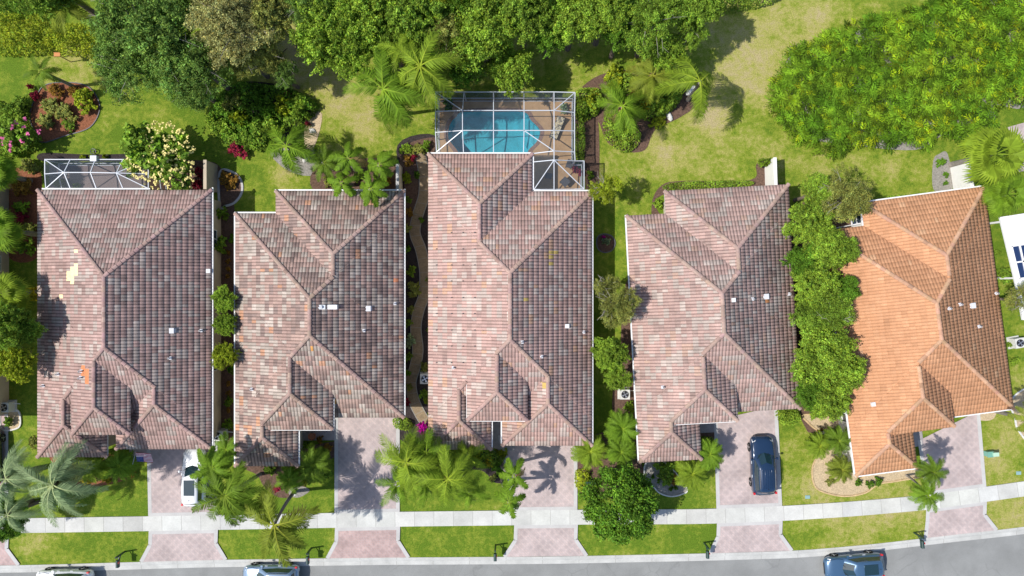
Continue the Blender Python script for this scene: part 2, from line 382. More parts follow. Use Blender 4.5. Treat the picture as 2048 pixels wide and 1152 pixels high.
def sidewalk():
    b = MB(); rs = random.Random(5); xs = list(np.arange(-94-1.62, 84, 1.62))
    for i in range(len(xs)-1):
        t = rs.gauss(1, .045); c = (t, t*rs.uniform(.985,1.0), t*rs.uniform(.96,1.0))
        for k in range(2):
            xa = xs[i]+k*.81; xb = xa+.81; ma = (ys(xa+.5)-ys(xa-.5))*SW_W; mb = (ys(xb+.5)-ys(xb-.5))*SW_W
            b.add([(xa+ma, ys(xa)-SW_W, .085),(xb+mb, ys(xb)-SW_W, .085),(xb, ys(xb), .085),(xa, ys(xa), .085)], [(0,1,2,3)], c)
    m = mk('sidewalk_slabs', (.54,.545,.525), .9, .1, attr=True, noise=(.6,.16), noise2=(9,.09), bump=(40,.15))
    tag(b.build('sidewalk', m), kind='structure')
sidewalk()
def swedge():
    j = MB(); side = MB()
    for x in np.arange(-94, 84, 1.62):
        y = ys(x); s = (ys(x+.5)-ys(x-.5)); j.bar((x+s*.0, y-.01, .086), (x+s*SW_W, y-SW_W+.01, .086), .022, .006)
    tag(j.build('sidewalk_joints', M['joint']), kind='structure')
    xs = np.arange(-95, 85, .75)
    for off in (0, -SW_W):
        vs = []
        for x in xs: vs += [(x, ys(x)+off, -.02), (x, ys(x)+off, .085)]
        side.add(vs, [(2*i,2*i+2,2*i+3,2*i+1) for i in range(len(xs)-1)])
    tag(side.build('sidewalk_edges', M['concrete']), kind='structure')
swedge()

def polysheet(name, pts, z, mat, parent=None, hole=None, thick=0.0):
    bm = bmesh.new(); ed = []
    for ring in [pts]+([hole] if hole else []):
        vs = [bm.verts.new((x, y, z)) for x, y in ring]
        ed += [bm.edges.new((vs[i], vs[(i+1)%len(vs)])) for i in range(len(vs))]
    bmesh.ops.triangle_fill(bm, edges=ed, use_beauty=True, use_dissolve=False)
    for f in bm.faces:
        if f.normal.z < 0: f.normal_flip()
    if thick:
        vs = [v for v in bm.verts]; be = [e for e in bm.edges if e.is_boundary]
        r = bmesh.ops.extrude_edge_only(bm, edges=be)
        for v in r['geom']:
            if isinstance(v, bmesh.types.BMVert): v.co.z -= thick
    me = bpy.data.meshes.new(name); bm.to_mesh(me); bm.free(); me.materials.append(mat)
    return link(name, me, parent)
def px_poly(pts, h=0): return [P(*p, h) for p in pts]

# driveways: upper part (house to sidewalk), apron (sidewalk to kerb), pale border courses
def driveway(up, apr, mat=M['paver'], walk=None, amat=None):
    tag(polysheet('driveway', px_poly(up), .070, mat), kind='structure')
    tag(polysheet('driveway_apron', px_poly(apr), .070, amat or mat), kind='structure')
    b = MB()
    for pts in (up, apr):
        q = px_poly(pts)
        sides = [(q[i], q[i+1]) for i in range(len(q)-1)] if pts is apr else [(q[1], q[2]), (q[-1], q[0])] if len(q) == 4 else [(q[i], q[i+1]) for i in range(1, len(q)-1)]+[(q[-1], q[0])]
        for a, c in sides:
            a = Vector(a); c = Vector(c)
            dv = (c-a).normalized(); ext = dv*.02
            b.bar((*(a-ext), .012), (*(c+ext), .012), .34, .012)
    for y0_, pts in ((0, apr),):
        pass
    tag(b.build('driveway_border', M['border']), kind='structure')
def sy(px, top=True):      # pixel row of sidewalk edge
    x = (px-1024)*CAM_H/FPX; y = ys(x) if top else ys(x)-SW_W
    return 576 - y*FPX/CAM_H
def kyp(px):
    x = (px-1024)*CAM_H/FPX; return 576 - (yb(x)+.02)*FPX/CAM_H
def drv(xl, xr, yt, al, ar, topl=None, topr=None, mat=None, amat=None, mid=None):
    """xl,xr at the walk; topl/topr at the house"""
    topl = topl or xl; topr = topr or xr
    yl, yr = (yt if isinstance(yt, tuple) else (yt, yt))
    up = [(topl, yl), (xl, sy(xl)+1), (xr, sy(xr)+1), (topr, yr)]
    # order so that sides are left and right edges
    tag(polysheet('driveway', px_poly(up), .070, mat or M['paver']), kind='structure')
    ml = (xl + .0, kyp(xl)-33); mr = (xr, kyp(xr)-33)
    apr = [(xl+1, sy(xl, False)-1), ml, (al, kyp(al)+0), (ar, kyp(ar)+0), mr, (xr+1, sy(xr, False)-1)]
    tag(polysheet('driveway_apron', px_poly(apr), .070, amat or mat or M['paver']), kind='structure')
    b = MB()
    def line(p, q, w=.30):
        a = P(*p); c = P(*q); b.bar((*a, .072), (*c, .072), w, .012)
    line(up[0], up[1]); line(up[3], up[2])
    line(apr[0], apr[1]); line(apr[1], apr[2]); line(apr[5], apr[4]); line(apr[4], apr[3])
    tag(b.build('driveway_border', M['border']), kind='structure')
    b2 = MB()
    def line2(p, q, w=.30):
        a = P(*p); c = P(*q); b2.bar((*a, .075), (*c, .075), w, .012)
    line2((xl, sy(xl)-3), (xr, sy(xr)-3)); line2((xl, sy(xl, False)+3), (xr, sy(xr, False)+3))
    tag(b2.build('driveway_border', M['border']), kind='structure')
drv(-110, 14, 820, -130, 38, mat=M['paver_red'])
drv(301, 432, 880, 283, 452, 298, 432)
drv(673, 796, 830, 655, 817, 673, 796, amat=M['paver_red'])
drv(1031, 1151, 870, 1009, 1173, 1000, 1151)
drv(1436, 1560, (840, 812), 1420, 1583, 1431, 1551)
drv(1854, 1968, (880, 822), 1850, 1992, 1838, 1955)
# entry walks
tag(polysheet('front_walk', px_poly([(255,860),(262,922),(299,924),(299,880)]), .076, M['paver']), kind='structure')
tag(polysheet('front_walk', px_poly([(590,850),(590,881),(671,880),(671,842)]), .076, M['paver_gray']), kind='structure')
tag(polysheet('front_walk', px_poly([(985,830),(985,905),(1030,900),(1030,860)]), .076, M['paver_gray']), kind='structure')
tag(polysheet('front_walk', px_poly([(1390,840),(1392,866),(1431,864),(1430,838)]), .076, M['paver_gray']), kind='structure')
tag(polysheet('front_walk', px_poly([(1820,866),(1826,894),(1846,890),(1843,860)]), .076, M['paver_gray']), kind='structure')

# beds ------------------------------------------------------------------
bedn = [0]
def bed(name, pts, mat, z=.008, smooth=True, edge=None):
    bedn[0] += 1; z = .004+.0012*bedn[0]+(.012 if name == 'gravel_bed' else 0)
    q = px_poly(pts)
    if smooth:
        q = smooth_closed(q, 5)
    o = tag(polysheet(name, q, z, mat), kind='structure')
    if edge:
        b = MB(); n = len(q)
        for i in range(n):
            a = q[i]; c = q[(i+1) % n]; b.bar((a[0], a[1], z+.03), (c[0], c[1], z+.03), edge[1], .08)
        tag(b.build('bed_edging', edge[0]), kind='structure')
    return o
bed('mulch_bed', [(92,170),(130,165),(170,170),(192,190),(200,220),(180,255),(130,272),(85,285),(70,262),(60,230),(75,190)], M['mulch_red'], edge=(M['steel'],.07))
bed('mulch_bed', [(12,345),(75,340),(84,378),(76,430),(74,515),(18,515),(12,430)], M['mulch_red'])
bed('mulch_bed', [(85,306),(180,309),(300,308),(300,322),(180,322),(85,322)], M['mulch_dark'])
bed('mulch_bed', [(300,330),(430,325),(432,385),(300,382)], M['mulch_brown'])
bed('mulch_bed', [(440,345),(465,344),(482,360),(484,385),(470,405),(452,412),(440,412)], M['mulch_brown'], edge=(M['border'],.18))
bed('mulch_bed', [(440,410),(469,415),(469,850),(438,850)], M['mulch_brown'])
bed('mulch_bed', [(440,200),(480,165),(560,170),(620,200),(622,240),(600,285),(540,290),(460,282),(432,250)], M['mulch_dark'])
bed('gravel_bed', [(612,235),(642,225),(640,260),(625,300),(610,300)], M['gravel'], .014)
bed('mulch_bed', [(545,300),(640,300),(640,345),(600,350),(560,330)], M['gravel_gray'], .014)
bed('mulch_bed', [(640,330),(800,320),(806,385),(640,390)], M['mulch_brown'])
bed('mulch_bed', [(795,290),(868,270),(868,330),(862,440),(864,700),(858,820),(812,838),(808,600),(808,390)], M['mulch_dark'])
bed('gravel_bed', [(802,300),(868,275),(866,310),(838,350),(845,380),(828,420),(836,460),(812,450),(810,380)], M['mulch_brown'], .012)
# flagstone garden path between the second and third houses
def path():
    ctr = [(838,300),(848,345),(848,390),(836,430),(830,465),(842,500),(850,545),(848,590),(838,620),(832,655),(836,700),(830,735),(822,765),(828,800),(842,830),(856,850)]
    wd = 10.5; L = []; Rr = []
    for i, p in enumerate(ctr):
        a = ctr[max(0,i-1)]; c = ctr[min(len(ctr)-1,i+1)]; dx, dy = c[0]-a[0], c[1]-a[1]; n = math.hypot(dx, dy)
        L.append((p[0]-dy/n*wd, p[1]+dx/n*wd)); Rr.append((p[0]+dy/n*wd, p[1]-dx/n*wd))
    def sm(l):
        q = [P(*p) for p in l]; out = []
        for i in range(len(q)-1):
            p0 = q[max(0,i-1)]; p1 = q[i]; p2 = q[i+1]; p3 = q[min(len(q)-1,i+2)]
            for k in range(5):
                t = k/5; out.append(tuple(.5*((2*p1[j])+(-p0[j]+p2[j])*t+(2*p0[j]-5*p1[j]+4*p2[j]-p3[j])*t*t+(-p0[j]+3*p1[j]-3*p2[j]+p3[j])*t**3) for j in (0,1)))
        out.append(q[-1]); return out
    a = sm(L); c = sm(Rr); b = MB(); n = len(a)
    b.add([(x,y,.075) for x,y in a]+[(x,y,.075) for x,y in c], [(i,i+1,n+i+1,n+i) for i in range(n-1)])
    tag(b.build('garden_path', M['flagstone']), kind='structure')
    j = MB()
    for i in range(3, n-1, 3): j.bar((*a[i],.077),(*c[i],.077),.03,.006)
    for q in (a, c):
        for i in range(n-1): j.bar((*q[i],.075),(*q[i+1],.075),.06,.03)
    tag(j.build('path_joints', M['joint']), kind='structure')
path()
bed('mulch_bed', [(1150,195),(1200,150),(1290,140),(1360,170),(1395,205),(1360,235),(1310,260),(1290,300),(1250,303),(1215,285),(1190,240),(1160,330),(1150,260)], M['mulch_brown'])
bed('mulch_bed', [(1172,240),(1196,240),(1196,385),(1172,385)], M['mulch_brown'], .012)
bed('mulch_bed', [(1193,485),(1197,472),(1210,468),(1224,473),(1230,486),(1224,500),(1210,505),(1197,499)], M['mulch_brown'], edge=(M['steel'],.09))
bed('mulch_bed', [(1322,372),(1360,362),(1500,360),(1512,330),(1530,318),(1560,372),(1560,385),(1325,390),(1325,440),(1305,440),(1305,400)], M['mulch_brown'])
bed('mulch_bed', [(1255,560),(1270,560),(1275,830),(1228,832),(1228,760),(1240,700),(1245,600)], M['mulch_brown'])
bed('mulch_bed', [(1590,430),(1740,400),(1740,700),(1700,840),(1600,835)], M['mulch_brown'])
bed('gravel_bed', [(1605,830),(1650,832),(1700,850),(1712,950),(1745,945),(1830,935),(1850,950),(1790,962),(1755,968),(1730,985),(1690,992),(1650,985),(1628,970),(1625,930),(1650,880),(1620,850)], M['gravel'], .012, edge=(M['edge_tan'],.12))
bed('mulch_bed', [(1866,322),(1878,308),(1895,308),(1905,375),(1890,380),(1866,378)], M['gravel_gray'])
bed('mulch_bed', [(1590,105),(1760,48),(1960,-20),(2060,-20),(2060,200),(1990,210),(1990,240),(1960,285),(1890,270),(1830,300),(1700,290),(1610,275),(1560,235),(1562,190),(1575,150)], M['gravel_gray'])
bed('mulch_bed', [(100,905),(210,905),(262,930),(250,960),(160,975),(130,950)], M['mulch_red'])
bed('mulch_bed', [(490,925),(672,882),(674,910),(640,930),(600,985),(560,995),(530,975),(515,950)], M['mulch_brown'])
bed('gravel_bed', [(578,980),(600,972),(620,980),(600,994),(582,992)], M['gravel_gray'], .012)
bed('mulch_bed', [(770,850),(812,838),(845,850),(862,880),(900,905),(1000,895),(1030,920),(1020,960),(990,965),(960,940),(880,940),(830,900)], M['mulch_dark'])
bed('gravel_bed', [(990,915),(1030,905),(1035,925),(1010,938)], M['gravel'], .012)
bed('mulch_bed', [(1160,885),(1275,860),(1285,935),(1330,935),(1355,960),(1372,975),(1365,985),(1340,992),(1300,975),(1270,990),(1160,985)], M['mulch_brown'])
bed('gravel_bed', [(1292,925),(1330,925),(1373,975),(1362,988),(1340,992),(1318,985),(1304,970),(1290,962)], M['gravel_gray'], .012, edge=(M['stone_white'],.10))
bed('mulch_bed', [(1390,866),(1430,864),(1432,905),(1400,930),(1390,915)], M['mulch_brown'])
bed('gravel_bed', [(5,820),(35,820),(42,835),(38,855),(5,858)], M['gravel'], edge=(M['stone_white'],.12))
bed('gravel_bed', [(2020,800),(2060,780),(2060,880),(2035,860),(2028,835)], M['gravel'], edge=(M['stone_white'],.12))
bed('gravel_bed', [(1950,822),(1990,818),(1985,838),(1960,840)], M['gravel'])
tag(polysheet('patio_pavers', px_poly([(2010,256),(2120,225),(2120,330),(2030,345)]), .066, M['paver']), kind='structure')
tag(polysheet('patio_pavers', px_poly([(2034,430),(2120,415),(2120,620),(2060,620)]), .066, M['paver_red']), kind='structure')

# ------------------------------------------------------------------ houses
PITCH = .40
def Hb(b, x, y):
    x0, x1, y0, y1, ze = b[:5]
    dd = np.minimum(np.minimum(x-x0, x1-x), np.minimum(y-y0, y1-y))
    return np.where(dd > 0, ze+PITCH*dd, -99.0)
RW, CO = .25, .39
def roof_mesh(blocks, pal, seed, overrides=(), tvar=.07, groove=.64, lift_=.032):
    rs = np.random.RandomState(seed)
    AV, AQ, AC = [], [], []; nv = 0
    fr = np.array([0, .18, .5, .82]); fh = np.array([0, .030, .042, .030])
    cols = np.array([p[0] for p in pal]); wts = np.array([p[1] for p in pal], float); wts /= wts.sum()
    colfield = {}
    for bi, b in enumerate(blocks):
        x0, x1, y0, y1, ze = b[:5]; W, D = x1-x0, y1-y0; dmax = min(W, D)/2
        for side in range(4):       # 0 left(west eave) 1 right 2 south 3 north
            L = D if side < 2 else W
            vmax = dmax if (side < 2) == (W <= D) else dmax
            v_off = (ze-3.0)/PITCH
            k0 = int(math.floor(v_off/CO)); k1 = int(math.ceil((v_off+vmax)/CO))
            ubase = (y0 if side < 2 else x0)
            r0 = int(math.floor(ubase/RW)); r1 = int(math.ceil((ubase+L)/RW))
            un = (np.arange(r0, r1)[:,None]*RW + fr[None]*RW).ravel(); un = np.append(un, r1*RW)
            uh = np.tile(fh, r1-r0); uh = np.append(uh, 0); ridx = np.repeat(np.arange(r0, r1), 4)
            for k in range(k0, k1):
                va = max(k*CO-v_off, 0.0 if k > k0 else -.06); vb = min((k+1)*CO-v_off, vmax)
                if vb <= va+1e-4: continue
                rows = []
                for (v, lift) in ((va, -.015), (va, lift_), (vb, .0)):
                    vv = max(v, 0); lo = ubase+vv-(.06 if v < 0 else 0); hi = ubase+L-vv+(.06 if v < 0 else 0)
                    u = np.clip(un, lo, hi); h = ze+PITCH*v+uh+lift-.003*bi+.03
                    if side == 0: X, Y = np.full_like(u, x0+v), u
                    elif side == 1: X, Y = np.full_like(u, x1-v), u
                    elif side == 2: X, Y = u, np.full_like(u, y0+v)
                    else: X, Y = u, np.full_like(u, y1-v)
                    rows.append((X, Y, h, u))
                n = len(un)
                V = np.concatenate([np.stack(r[:3], 1) for r in rows])
                i = np.arange(n-1)
                Q = np.concatenate([np.stack([i, i+1, n+i+1, n+i], 1), np.stack([n+i, n+i+1, 2*n+i+1, 2*n+i], 1)])
                flip = side in (0, 3)
                if flip: Q = Q[:, ::-1]
                wb = np.maximum(rows[1][3][1:]-rows[1][3][:-1], rows[2][3][1:]-rows[2][3][:-1])
                keep = np.concatenate([wb > 1e-4, wb > 1e-4])
                cx = V[Q].mean(1)
                xc, yc = cx[:,0], cx[:,1]; hc = ze+PITCH*(va+vb)/2
                for bj, b2 in enumerate(blocks):
                    if bj == bi: continue
                    sl_ = lambda X_, Y_: ze+PITCH*((X_-x0) if side == 0 else (x1-X_) if side == 1 else (Y_-y0) if side == 2 else (y1-Y_))
                    tests = np.stack([Hb(b2, xc+dx, yc+dy)-sl_(xc+dx, yc+dy) for dx, dy in ((.3,.3),(-.3,-.3),(-.3,.3),(.3,-.3))]).min(0)
                    keep &= ~(tests > (.12 if bj > bi else -.02))
                Q = Q[keep]; 
                if len(Q) == 0: continue
                # tile colours: runs of a few rolls share a tile
                rr = np.concatenate([ridx, ridx])[keep]
                key = ('x' if side == 0 else 'X' if side == 1 else 's' if side == 2 else 'N', k)
                if key not in colfield:
                    arr = {}; r = -400
                    while r < 400:
                        ln = rs.choice([1,1,2,2,3]); ci = rs.choice(len(cols), p=wts); br = rs.normal(1, tvar)
                        c = cols[ci]*br
                        for q in range(ln): arr[r+q] = c*rs.normal(1, .035)
                        r += ln
                    colfield[key] = arr
                arr = colfield[key]
                fc = np.array([arr[int(q)] for q in rr])
                gi = np.concatenate([np.arange(n-1)%4]*2)[keep]      # darker tone in the channels between the rolls, paler on the rolls
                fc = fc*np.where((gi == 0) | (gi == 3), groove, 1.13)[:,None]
                cen = V[Q].mean(1)
                for (ox0, ox1, oy0, oy1, oc) in overrides:
                    msk = (cen[:,0] > ox0) & (cen[:,0] < ox1) & (cen[:,1] > oy0) & (cen[:,1] < oy1)
                    fc[msk] = np.array(oc)*(.95+.1*rs.rand())
                AV.append(V); AQ.append(Q+nv); AC.append(fc); nv += len(V)
    return np.concatenate(AV), np.concatenate(AQ), np.clip(np.concatenate(AC), 0, 1)
def ridge_caps(blocks, col, seed):
    rs = np.random.RandomState(seed); b = MB()
    def capline(p, q, bi):
        p = Vector(p); q = Vector(q); L = (q-p).length; n = max(1, int(L/.38)); dd = (q-p).normalized()
        side = Vector((dd.y, -dd.x, 0)).normalized()
        up = side.cross(dd); up = up if up.z > 0 else -up
        for i in range(n):
            a = p+dd*(i*L/n); c = p+dd*((i+1)*L/n+.05); m = (a+c)/2
            bad = False
            for bj, b2 in enumerate(blocks):
                if bj != bi and float(Hb(b2, m.x, m.y)) > m.z-.05: bad = True
            if bad: continue
            cc = tuple(np.clip(np.array(col)*rs.normal(1, .09)*np.array([1, rs.normal(1,.03), rs.normal(1,.03)]), 0, 1))
            vs = []
            for (pp, rr, lf) in ((a, .165, .065), (c, .135, .04)):
                for t in (-90,-50,-15,15,50,90):
                    vs.append(pp+side*rr*math.sin(R(t))*1.05+up*(rr*.75*math.cos(R(t))+lf))
            fs = [(j, j+1, 6+j+1, 6+j) for j in range(5)]+[(0,1,2,3,4,5)]
            b.add(vs, fs, cc)
    for bi, bl in enumerate(blocks):
        x0, x1, y0, y1, ze = bl[:5]; W, D = x1-x0, y1-y0; d_ = min(W, D)/2; zr = ze+PITCH*d_
        if W <= D: A = Vector(((x0+x1)/2, y0+d_, zr)); B = Vector(((x0+x1)/2, y1-d_, zr))
        else: A = Vector((x0+d_, (y0+y1)/2, zr)); B = Vector((x1-d_, (y0+y1)/2, zr))
        if W <= D:
            prs = [((x0,y0,ze),A),((x1,y0,ze),A),((x0,y1,ze),B),((x1,y1,ze),B)]
        else:
            prs = [((x0,y0,ze),A),((x0,y1,ze),A),((x1,y0,ze),B),((x1,y1,ze),B)]
        for p, q in prs: capline(p, q, bi)
        if (A-B).length > .3: capline(A, B, bi)
    return b

def roof_at(H, px, py):
    """local xyz of the roof point at a surveyed pixel"""
    h = 4.0
    for _ in range(12):
        wx, wy = P(px, py, h); lx, ly = H['toloc'](wx, wy)
        hh = max(float(Hb(b, lx, ly)) for b in H['blocks'])
        h = hh if hh > 0 else 3.0
    return lx, ly, h
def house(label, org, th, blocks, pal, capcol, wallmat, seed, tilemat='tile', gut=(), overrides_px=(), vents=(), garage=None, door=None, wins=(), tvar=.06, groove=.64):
    th = R(th); root = empty('house', (org[0], org[1], 0), th, label, 'house')
    root['group'] = 'single storey houses along the street'
    c, s = math.cos(th), math.sin(th)
    H = dict(blocks=blocks, root=root, toloc=lambda X, Y: ((X-org[0])*c+(Y-org[1])*s, -(X-org[0])*s+(Y-org[1])*c))
    ovs = []
    for (pa, pb_, pc, pd, col) in overrides_px:
        a = roof_at(H, pa, pd); b_ = roof_at(H, pb_, pc)
        ovs.append((a[0], b_[0], a[1], b_[1], col))
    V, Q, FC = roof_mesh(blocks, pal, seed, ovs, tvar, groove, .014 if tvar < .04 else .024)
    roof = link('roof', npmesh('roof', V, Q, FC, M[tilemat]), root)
    ridge_caps(blocks, capcol, seed+1).build('ridge_caps', M[tilemat], roof)
    wl = MB(); sf = MB(); e = 0.0
    for i, b in enumerate(blocks):
        x0, x1, y0, y1, ze = b[:5]; ins = .55+.004*i
        wl.box(x0+ins, x1-ins, y0+ins, y1-ins, -.1, ze-.16-.003*i)
        q = .02+.003*i; sf.box(x0+q, x1-q, y0+q, y1-q, ze-.17-.003*i, ze+.005-.003*i)
        # underlay keeps the hip closed beneath the tiles
        d_ = min(x1-x0, y1-y0)/2; zr = ze+PITCH*d_
    wl.build('wall', wallmat, root); sf.build('soffit', M['fascia'], root)
    for (p, q, ze) in gut:
        gb = MB(); gb.bar((p[0],p[1],ze-.035), (q[0],q[1],ze-.035), .10, .12)
        gb.build('gutter', M['white'], root)
    for v in vents:
        px, py, kind = v[:3]; x, y, z = roof_at(H, px, py)
        b = MB()
        if kind == 'pipe':
            b.box(x-.12, x+.12, y-.12, y+.12, z-.05, z+.10, (.6,.6,.63)); b.cyl(x, y, z, z+.42, .065, n=10, col=(.7,.7,.72)); b.cyl(x, y, z+.40, z+.425, .045, n=10, col=(.03,.03,.03))
        elif kind == 'box':
            b.box(x-.24, x+.24, y-.17, y+.17, z-.15, z+.16, (.62,.62,.64)); b.box(x-.18, x+.18, y-.21, y+.21, z+.165, z+.25, (.58,.58,.6))
        elif kind == 'double':
            b.box(x-.75, x-.1, y-.17, y+.17, z-.05, z+.30, (.62,.64,.67)); b.box(x+.05, x+.75, y-.17, y+.17, z-.3, z+.18, (.8,.8,.82)); b.cyl(x-.4, y, z+.3, z+.45, .12, n=12, col=(.5,.52,.55))
        elif kind == 'square':
            b.box(x-.16, x+.16, y-.16, y+.16, z-.05, z+.18, (.66,.66,.66))
        b.build('roof_vent', M['colour'], root)
    if garage:
        x0, x1, y, = garage; g_ = MB(); g_.box(x0, x1, y-.03, y+.05, 0, 2.25)
        go = g_.build('garage_door', M['garagedoor'], root)
        gg = MB()
        for k in range(1, 4): gg.box(x0+.05, x1-.05, y-.045, y-.032, k*.56-.015, k*.56+.015, (.3,.28,.25))
        gg.build('panel_seam', M['colour'], go)
    if door:
        x, y = door; db = MB(); db.box(x-.5, x+.5, y-.04, y+.05, 0, 2.15); do = db.build('front_door', M['doorwood'], root)
        hb = MB(); hb.box(x+.35, x+.41, y-.10, y-.042, .95, 1.05); hb.build('handle', M['metal_pipe'], do)
    for (x, y, ax, wd) in wins:
        wb = MB(); fb = MB()
        if ax == 'x':      # wall normal along x
            wb.box(x-.02, x+.02, y-wd/2, y+wd/2, 1.0, 2.1)
            for (a, b_, c_, d2) in ((y-wd/2-.06,y+wd/2+.06,.93,1.0),(y-wd/2-.06,y+wd/2+.06,2.1,2.17),(y-wd/2-.06,y-wd/2,1.0,2.1),(y+wd/2,y+wd/2+.06,1.0,2.1),(y-.025,y+.025,1.0,2.1)):
                fb.box(x-.045, x+.045, a, b_, c_, d2)
        else:
            wb.box(x-wd/2, x+wd/2, y-.02, y+.02, 1.0, 2.1)
            for (a, b_, c_, d2) in ((x-wd/2-.06,x+wd/2+.06,.93,1.0),(x-wd/2-.06,x+wd/2+.06,2.1,2.17),(x-wd/2-.06,x-wd/2,1.0,2.1),(x+wd/2,x+wd/2+.06,1.0,2.1),(x-.025,x+.025,1.0,2.1)):
                fb.box(a, b_, y-.045, y+.045, c_, d2)
        wo = wb.build('window', M['glass'], root); fb.build('window_frame', M['white'], wo)
    return H

def ef(px): return (px-1024)/25.284
def ey(py): return (576-py)/25.284
def soften(p, k=.35):
    c = np.array([q[0] for q in p]); w_ = np.array([q[1] for q in p]); m = (c*w_[:,None]).sum(0)/w_.sum()
    return [(tuple(np.array(q[0])*(1-k)+m*k) if q[0][0] < 2.1*q[0][2] else q[0], q[1]) for q in p]
PAL1 = soften([((.375,.24,.215),3.2),((.40,.265,.24),2),((.385,.335,.30),2.2),((.30,.20,.18),2),((.44,.385,.345),.9),((.23,.155,.14),.7)], .38)
PAL2 = soften([((.39,.265,.225),2.2),((.34,.225,.195),2),((.39,.335,.29),2.4),((.22,.16,.145),1.9),((.47,.405,.355),1.1),((.47,.26,.17),.26),((.28,.195,.17),1.4)], .22)
PAL3 = soften([((.45,.285,.25),3),((.415,.265,.235),2.4),((.445,.38,.34),2.2),((.36,.24,.21),1.6),((.50,.43,.38),.9),((.48,.30,.215),.5),((.32,.215,.195),.7)], .38)
PAL4 = soften([((.43,.28,.245),3),((.40,.265,.235),2.2),((.415,.36,.32),2.2),((.33,.23,.205),1.5),((.465,.405,.36),.9),((.44,.285,.215),.4)], .38)
PAL5 = [((.505,.262,.145),5),((.49,.252,.138),4),((.525,.277,.155),3),((.475,.245,.135),2),((.56,.325,.19),.2)]
CAP = (.38,.255,.23)
B1 = [(ef(76),ef(424),ey(863),ey(380),3.0),(ef(233),ef(424),ey(898),ey(898)+9.5,3.0),(ef(76),ef(215),ey(914),ey(914)+8.2,3.0),(-33.8,-29.4,-11.23,-3.0,4.496)]
beige = (.88,.72,.42); orng = (.62,.25,.12)
OV1 = [(147,160,526,534,beige),(140,160,534,542,beige),(147,155,534,550,beige),(138,160,542,552,beige),(134,150,550,562,beige),(140,147,560,568,beige),(152,160,499,506,beige),(123,130,589,596,beige),
       (162,172,730,738,orng),(166,176,738,752,orng),(168,180,752,764,orng),(172,180,760,768,orng)]
H1 = house('mauve brown tiled house with beige patch tiles, between the left edge and the second roof', (0,0), 0, B1, PAL1, CAP, M['wall_tan'], 3, 'tile',
      gut=[((ef(84),ey(377.5)),(ef(300),ey(377.5)),3.0),((ef(425.3),ey(375)),(ef(425.3),ey(898)),3.0)],
      overrides_px=OV1, vents=[(346,661,'box'),(403,661,'pipe'),(341,716,'pipe'),(118,748,'pipe'),(88,771,'pipe'),(164,742,'pipe'),(163,755,'pipe'),(418,542,'square')],
      garage=(ef(233)+1.3, ef(424)-1.2, ey(898)+.55), door=(-31.2,-11.23+.55), wins=[(ef(424)-.54, y, 'x', 1.4) for y in (4,-1,-6)]+[(ef(145),ey(914)+.55,'y',1.6)])
B2 = [(ef(471),ef(808),ey(835),ey(427),3.0),(ef(552),ef(808),ey(382)-12.2,ey(382),3.0),(ef(471),ef(597),ey(932),ey(932)+9,3.0),(-19.86,-13.96,-10.99,-1.9,3.82)]
H2 = house('brown and grey speckled tiled house with orange replacement tiles, second roof from the left', (0,0), 0, B2, PAL2, (.37,.26,.22), M['wall_cream'], 13, 'tile_dirty',
      gut=[((ef(469),ey(425)),(ef(552),ey(425)),3.0),((ef(550),ey(380)),(ef(810),ey(380)),3.0),((ef(809.5),ey(378)),(ef(809.5),ey(835)),3.0),((ef(469.5),ey(425)),(ef(469.5),ey(932)),3.0),((ef(597)+.05,ey(932)),(ef(597)+.05,ey(862)),3.0),((-19.2,-11.05),(-13.9,-11.05),3.8),((-13.9,-11.05),(-13.9,-8.6),3.8)],
      overrides_px=[(787,793,557,565,(.66,.26,.14)),(793,801,552,560,(.66,.26,.14)),(664,672,796,806,(.72,.36,.12)),(622,627,694,704,(.72,.36,.12))],
      vents=[(655,614,'double'),(738,617,'box'),(728,661,'pipe'),(505,778,'pipe'),(790,607,'pipe')],
      garage=(ef(672)+.6, ef(808)-1.0, ey(835)+.55), door=(-14.9,-10.99+.55), wins=[(ef(471)+.54, y, 'x', 1.4) for y in (3,-2,-7)]+[(ef(534),ey(932)+.55,'y',1.6)])
B3 = [(-6.62,ef(1184),-10.36,ey(383),3.0),(-6.62,ef(1065),-1.6,ey(308),3.0),(-.78,ef(1184),ey(891),-2.4,3.0),(-6.62,ef(983),ey(899),-4.6,3.0),(-3.44,1.16,-10.2,-2.0,4.28)]
ye = (.58,.42,.14)
H3 = house('pinkish tiled house with the screened swimming pool behind it, third roof from the left', (0,0), 0, B3, PAL3, (.41,.28,.24), M['wall_cream'], 23, 'tile',
      gut=[((ef(855),ey(306)),(ef(1067),ey(306)),3.0),((ef(1066.5),ey(306)),(ef(1066.5),ey(383)),3.0),((ef(1066),ey(381)),(ef(1184),ey(381)),3.0),((ef(1185.2),ey(381)),(ef(1185.2),ey(891)),3.0),((-3.5,-10.26),(1.2,-10.26),4.26),((ef(983)+.05,ey(899)),(ef(983)+.05,-10.4),3.0),((-.84,ey(891)),(-.84,-10.4),3.0),((-3.48,-10.2),(-3.48,-7.0),4.26)],
      overrides_px=[(1094,1108,510,518,ye),(1094,1108,524,531,ye),(1098,1112,502,508,ye),(1080,1096,765,776,ye),(1048,1055,596,602,ye)],
      vents=[(1134,652,'square'),(1083,713,'pipe'),(1167,664,'pipe'),(907,735,'pipe'),(1044,684,'pipe')],
      garage=(.8, ef(1184)-1.1, ey(891)+.55), door=(-.9,-10.2+.55), wins=[(ef(983)-2.4,ey(899)+.55,'y',1.6),(ef(1160),ey(383)-.55,'y',.9)])
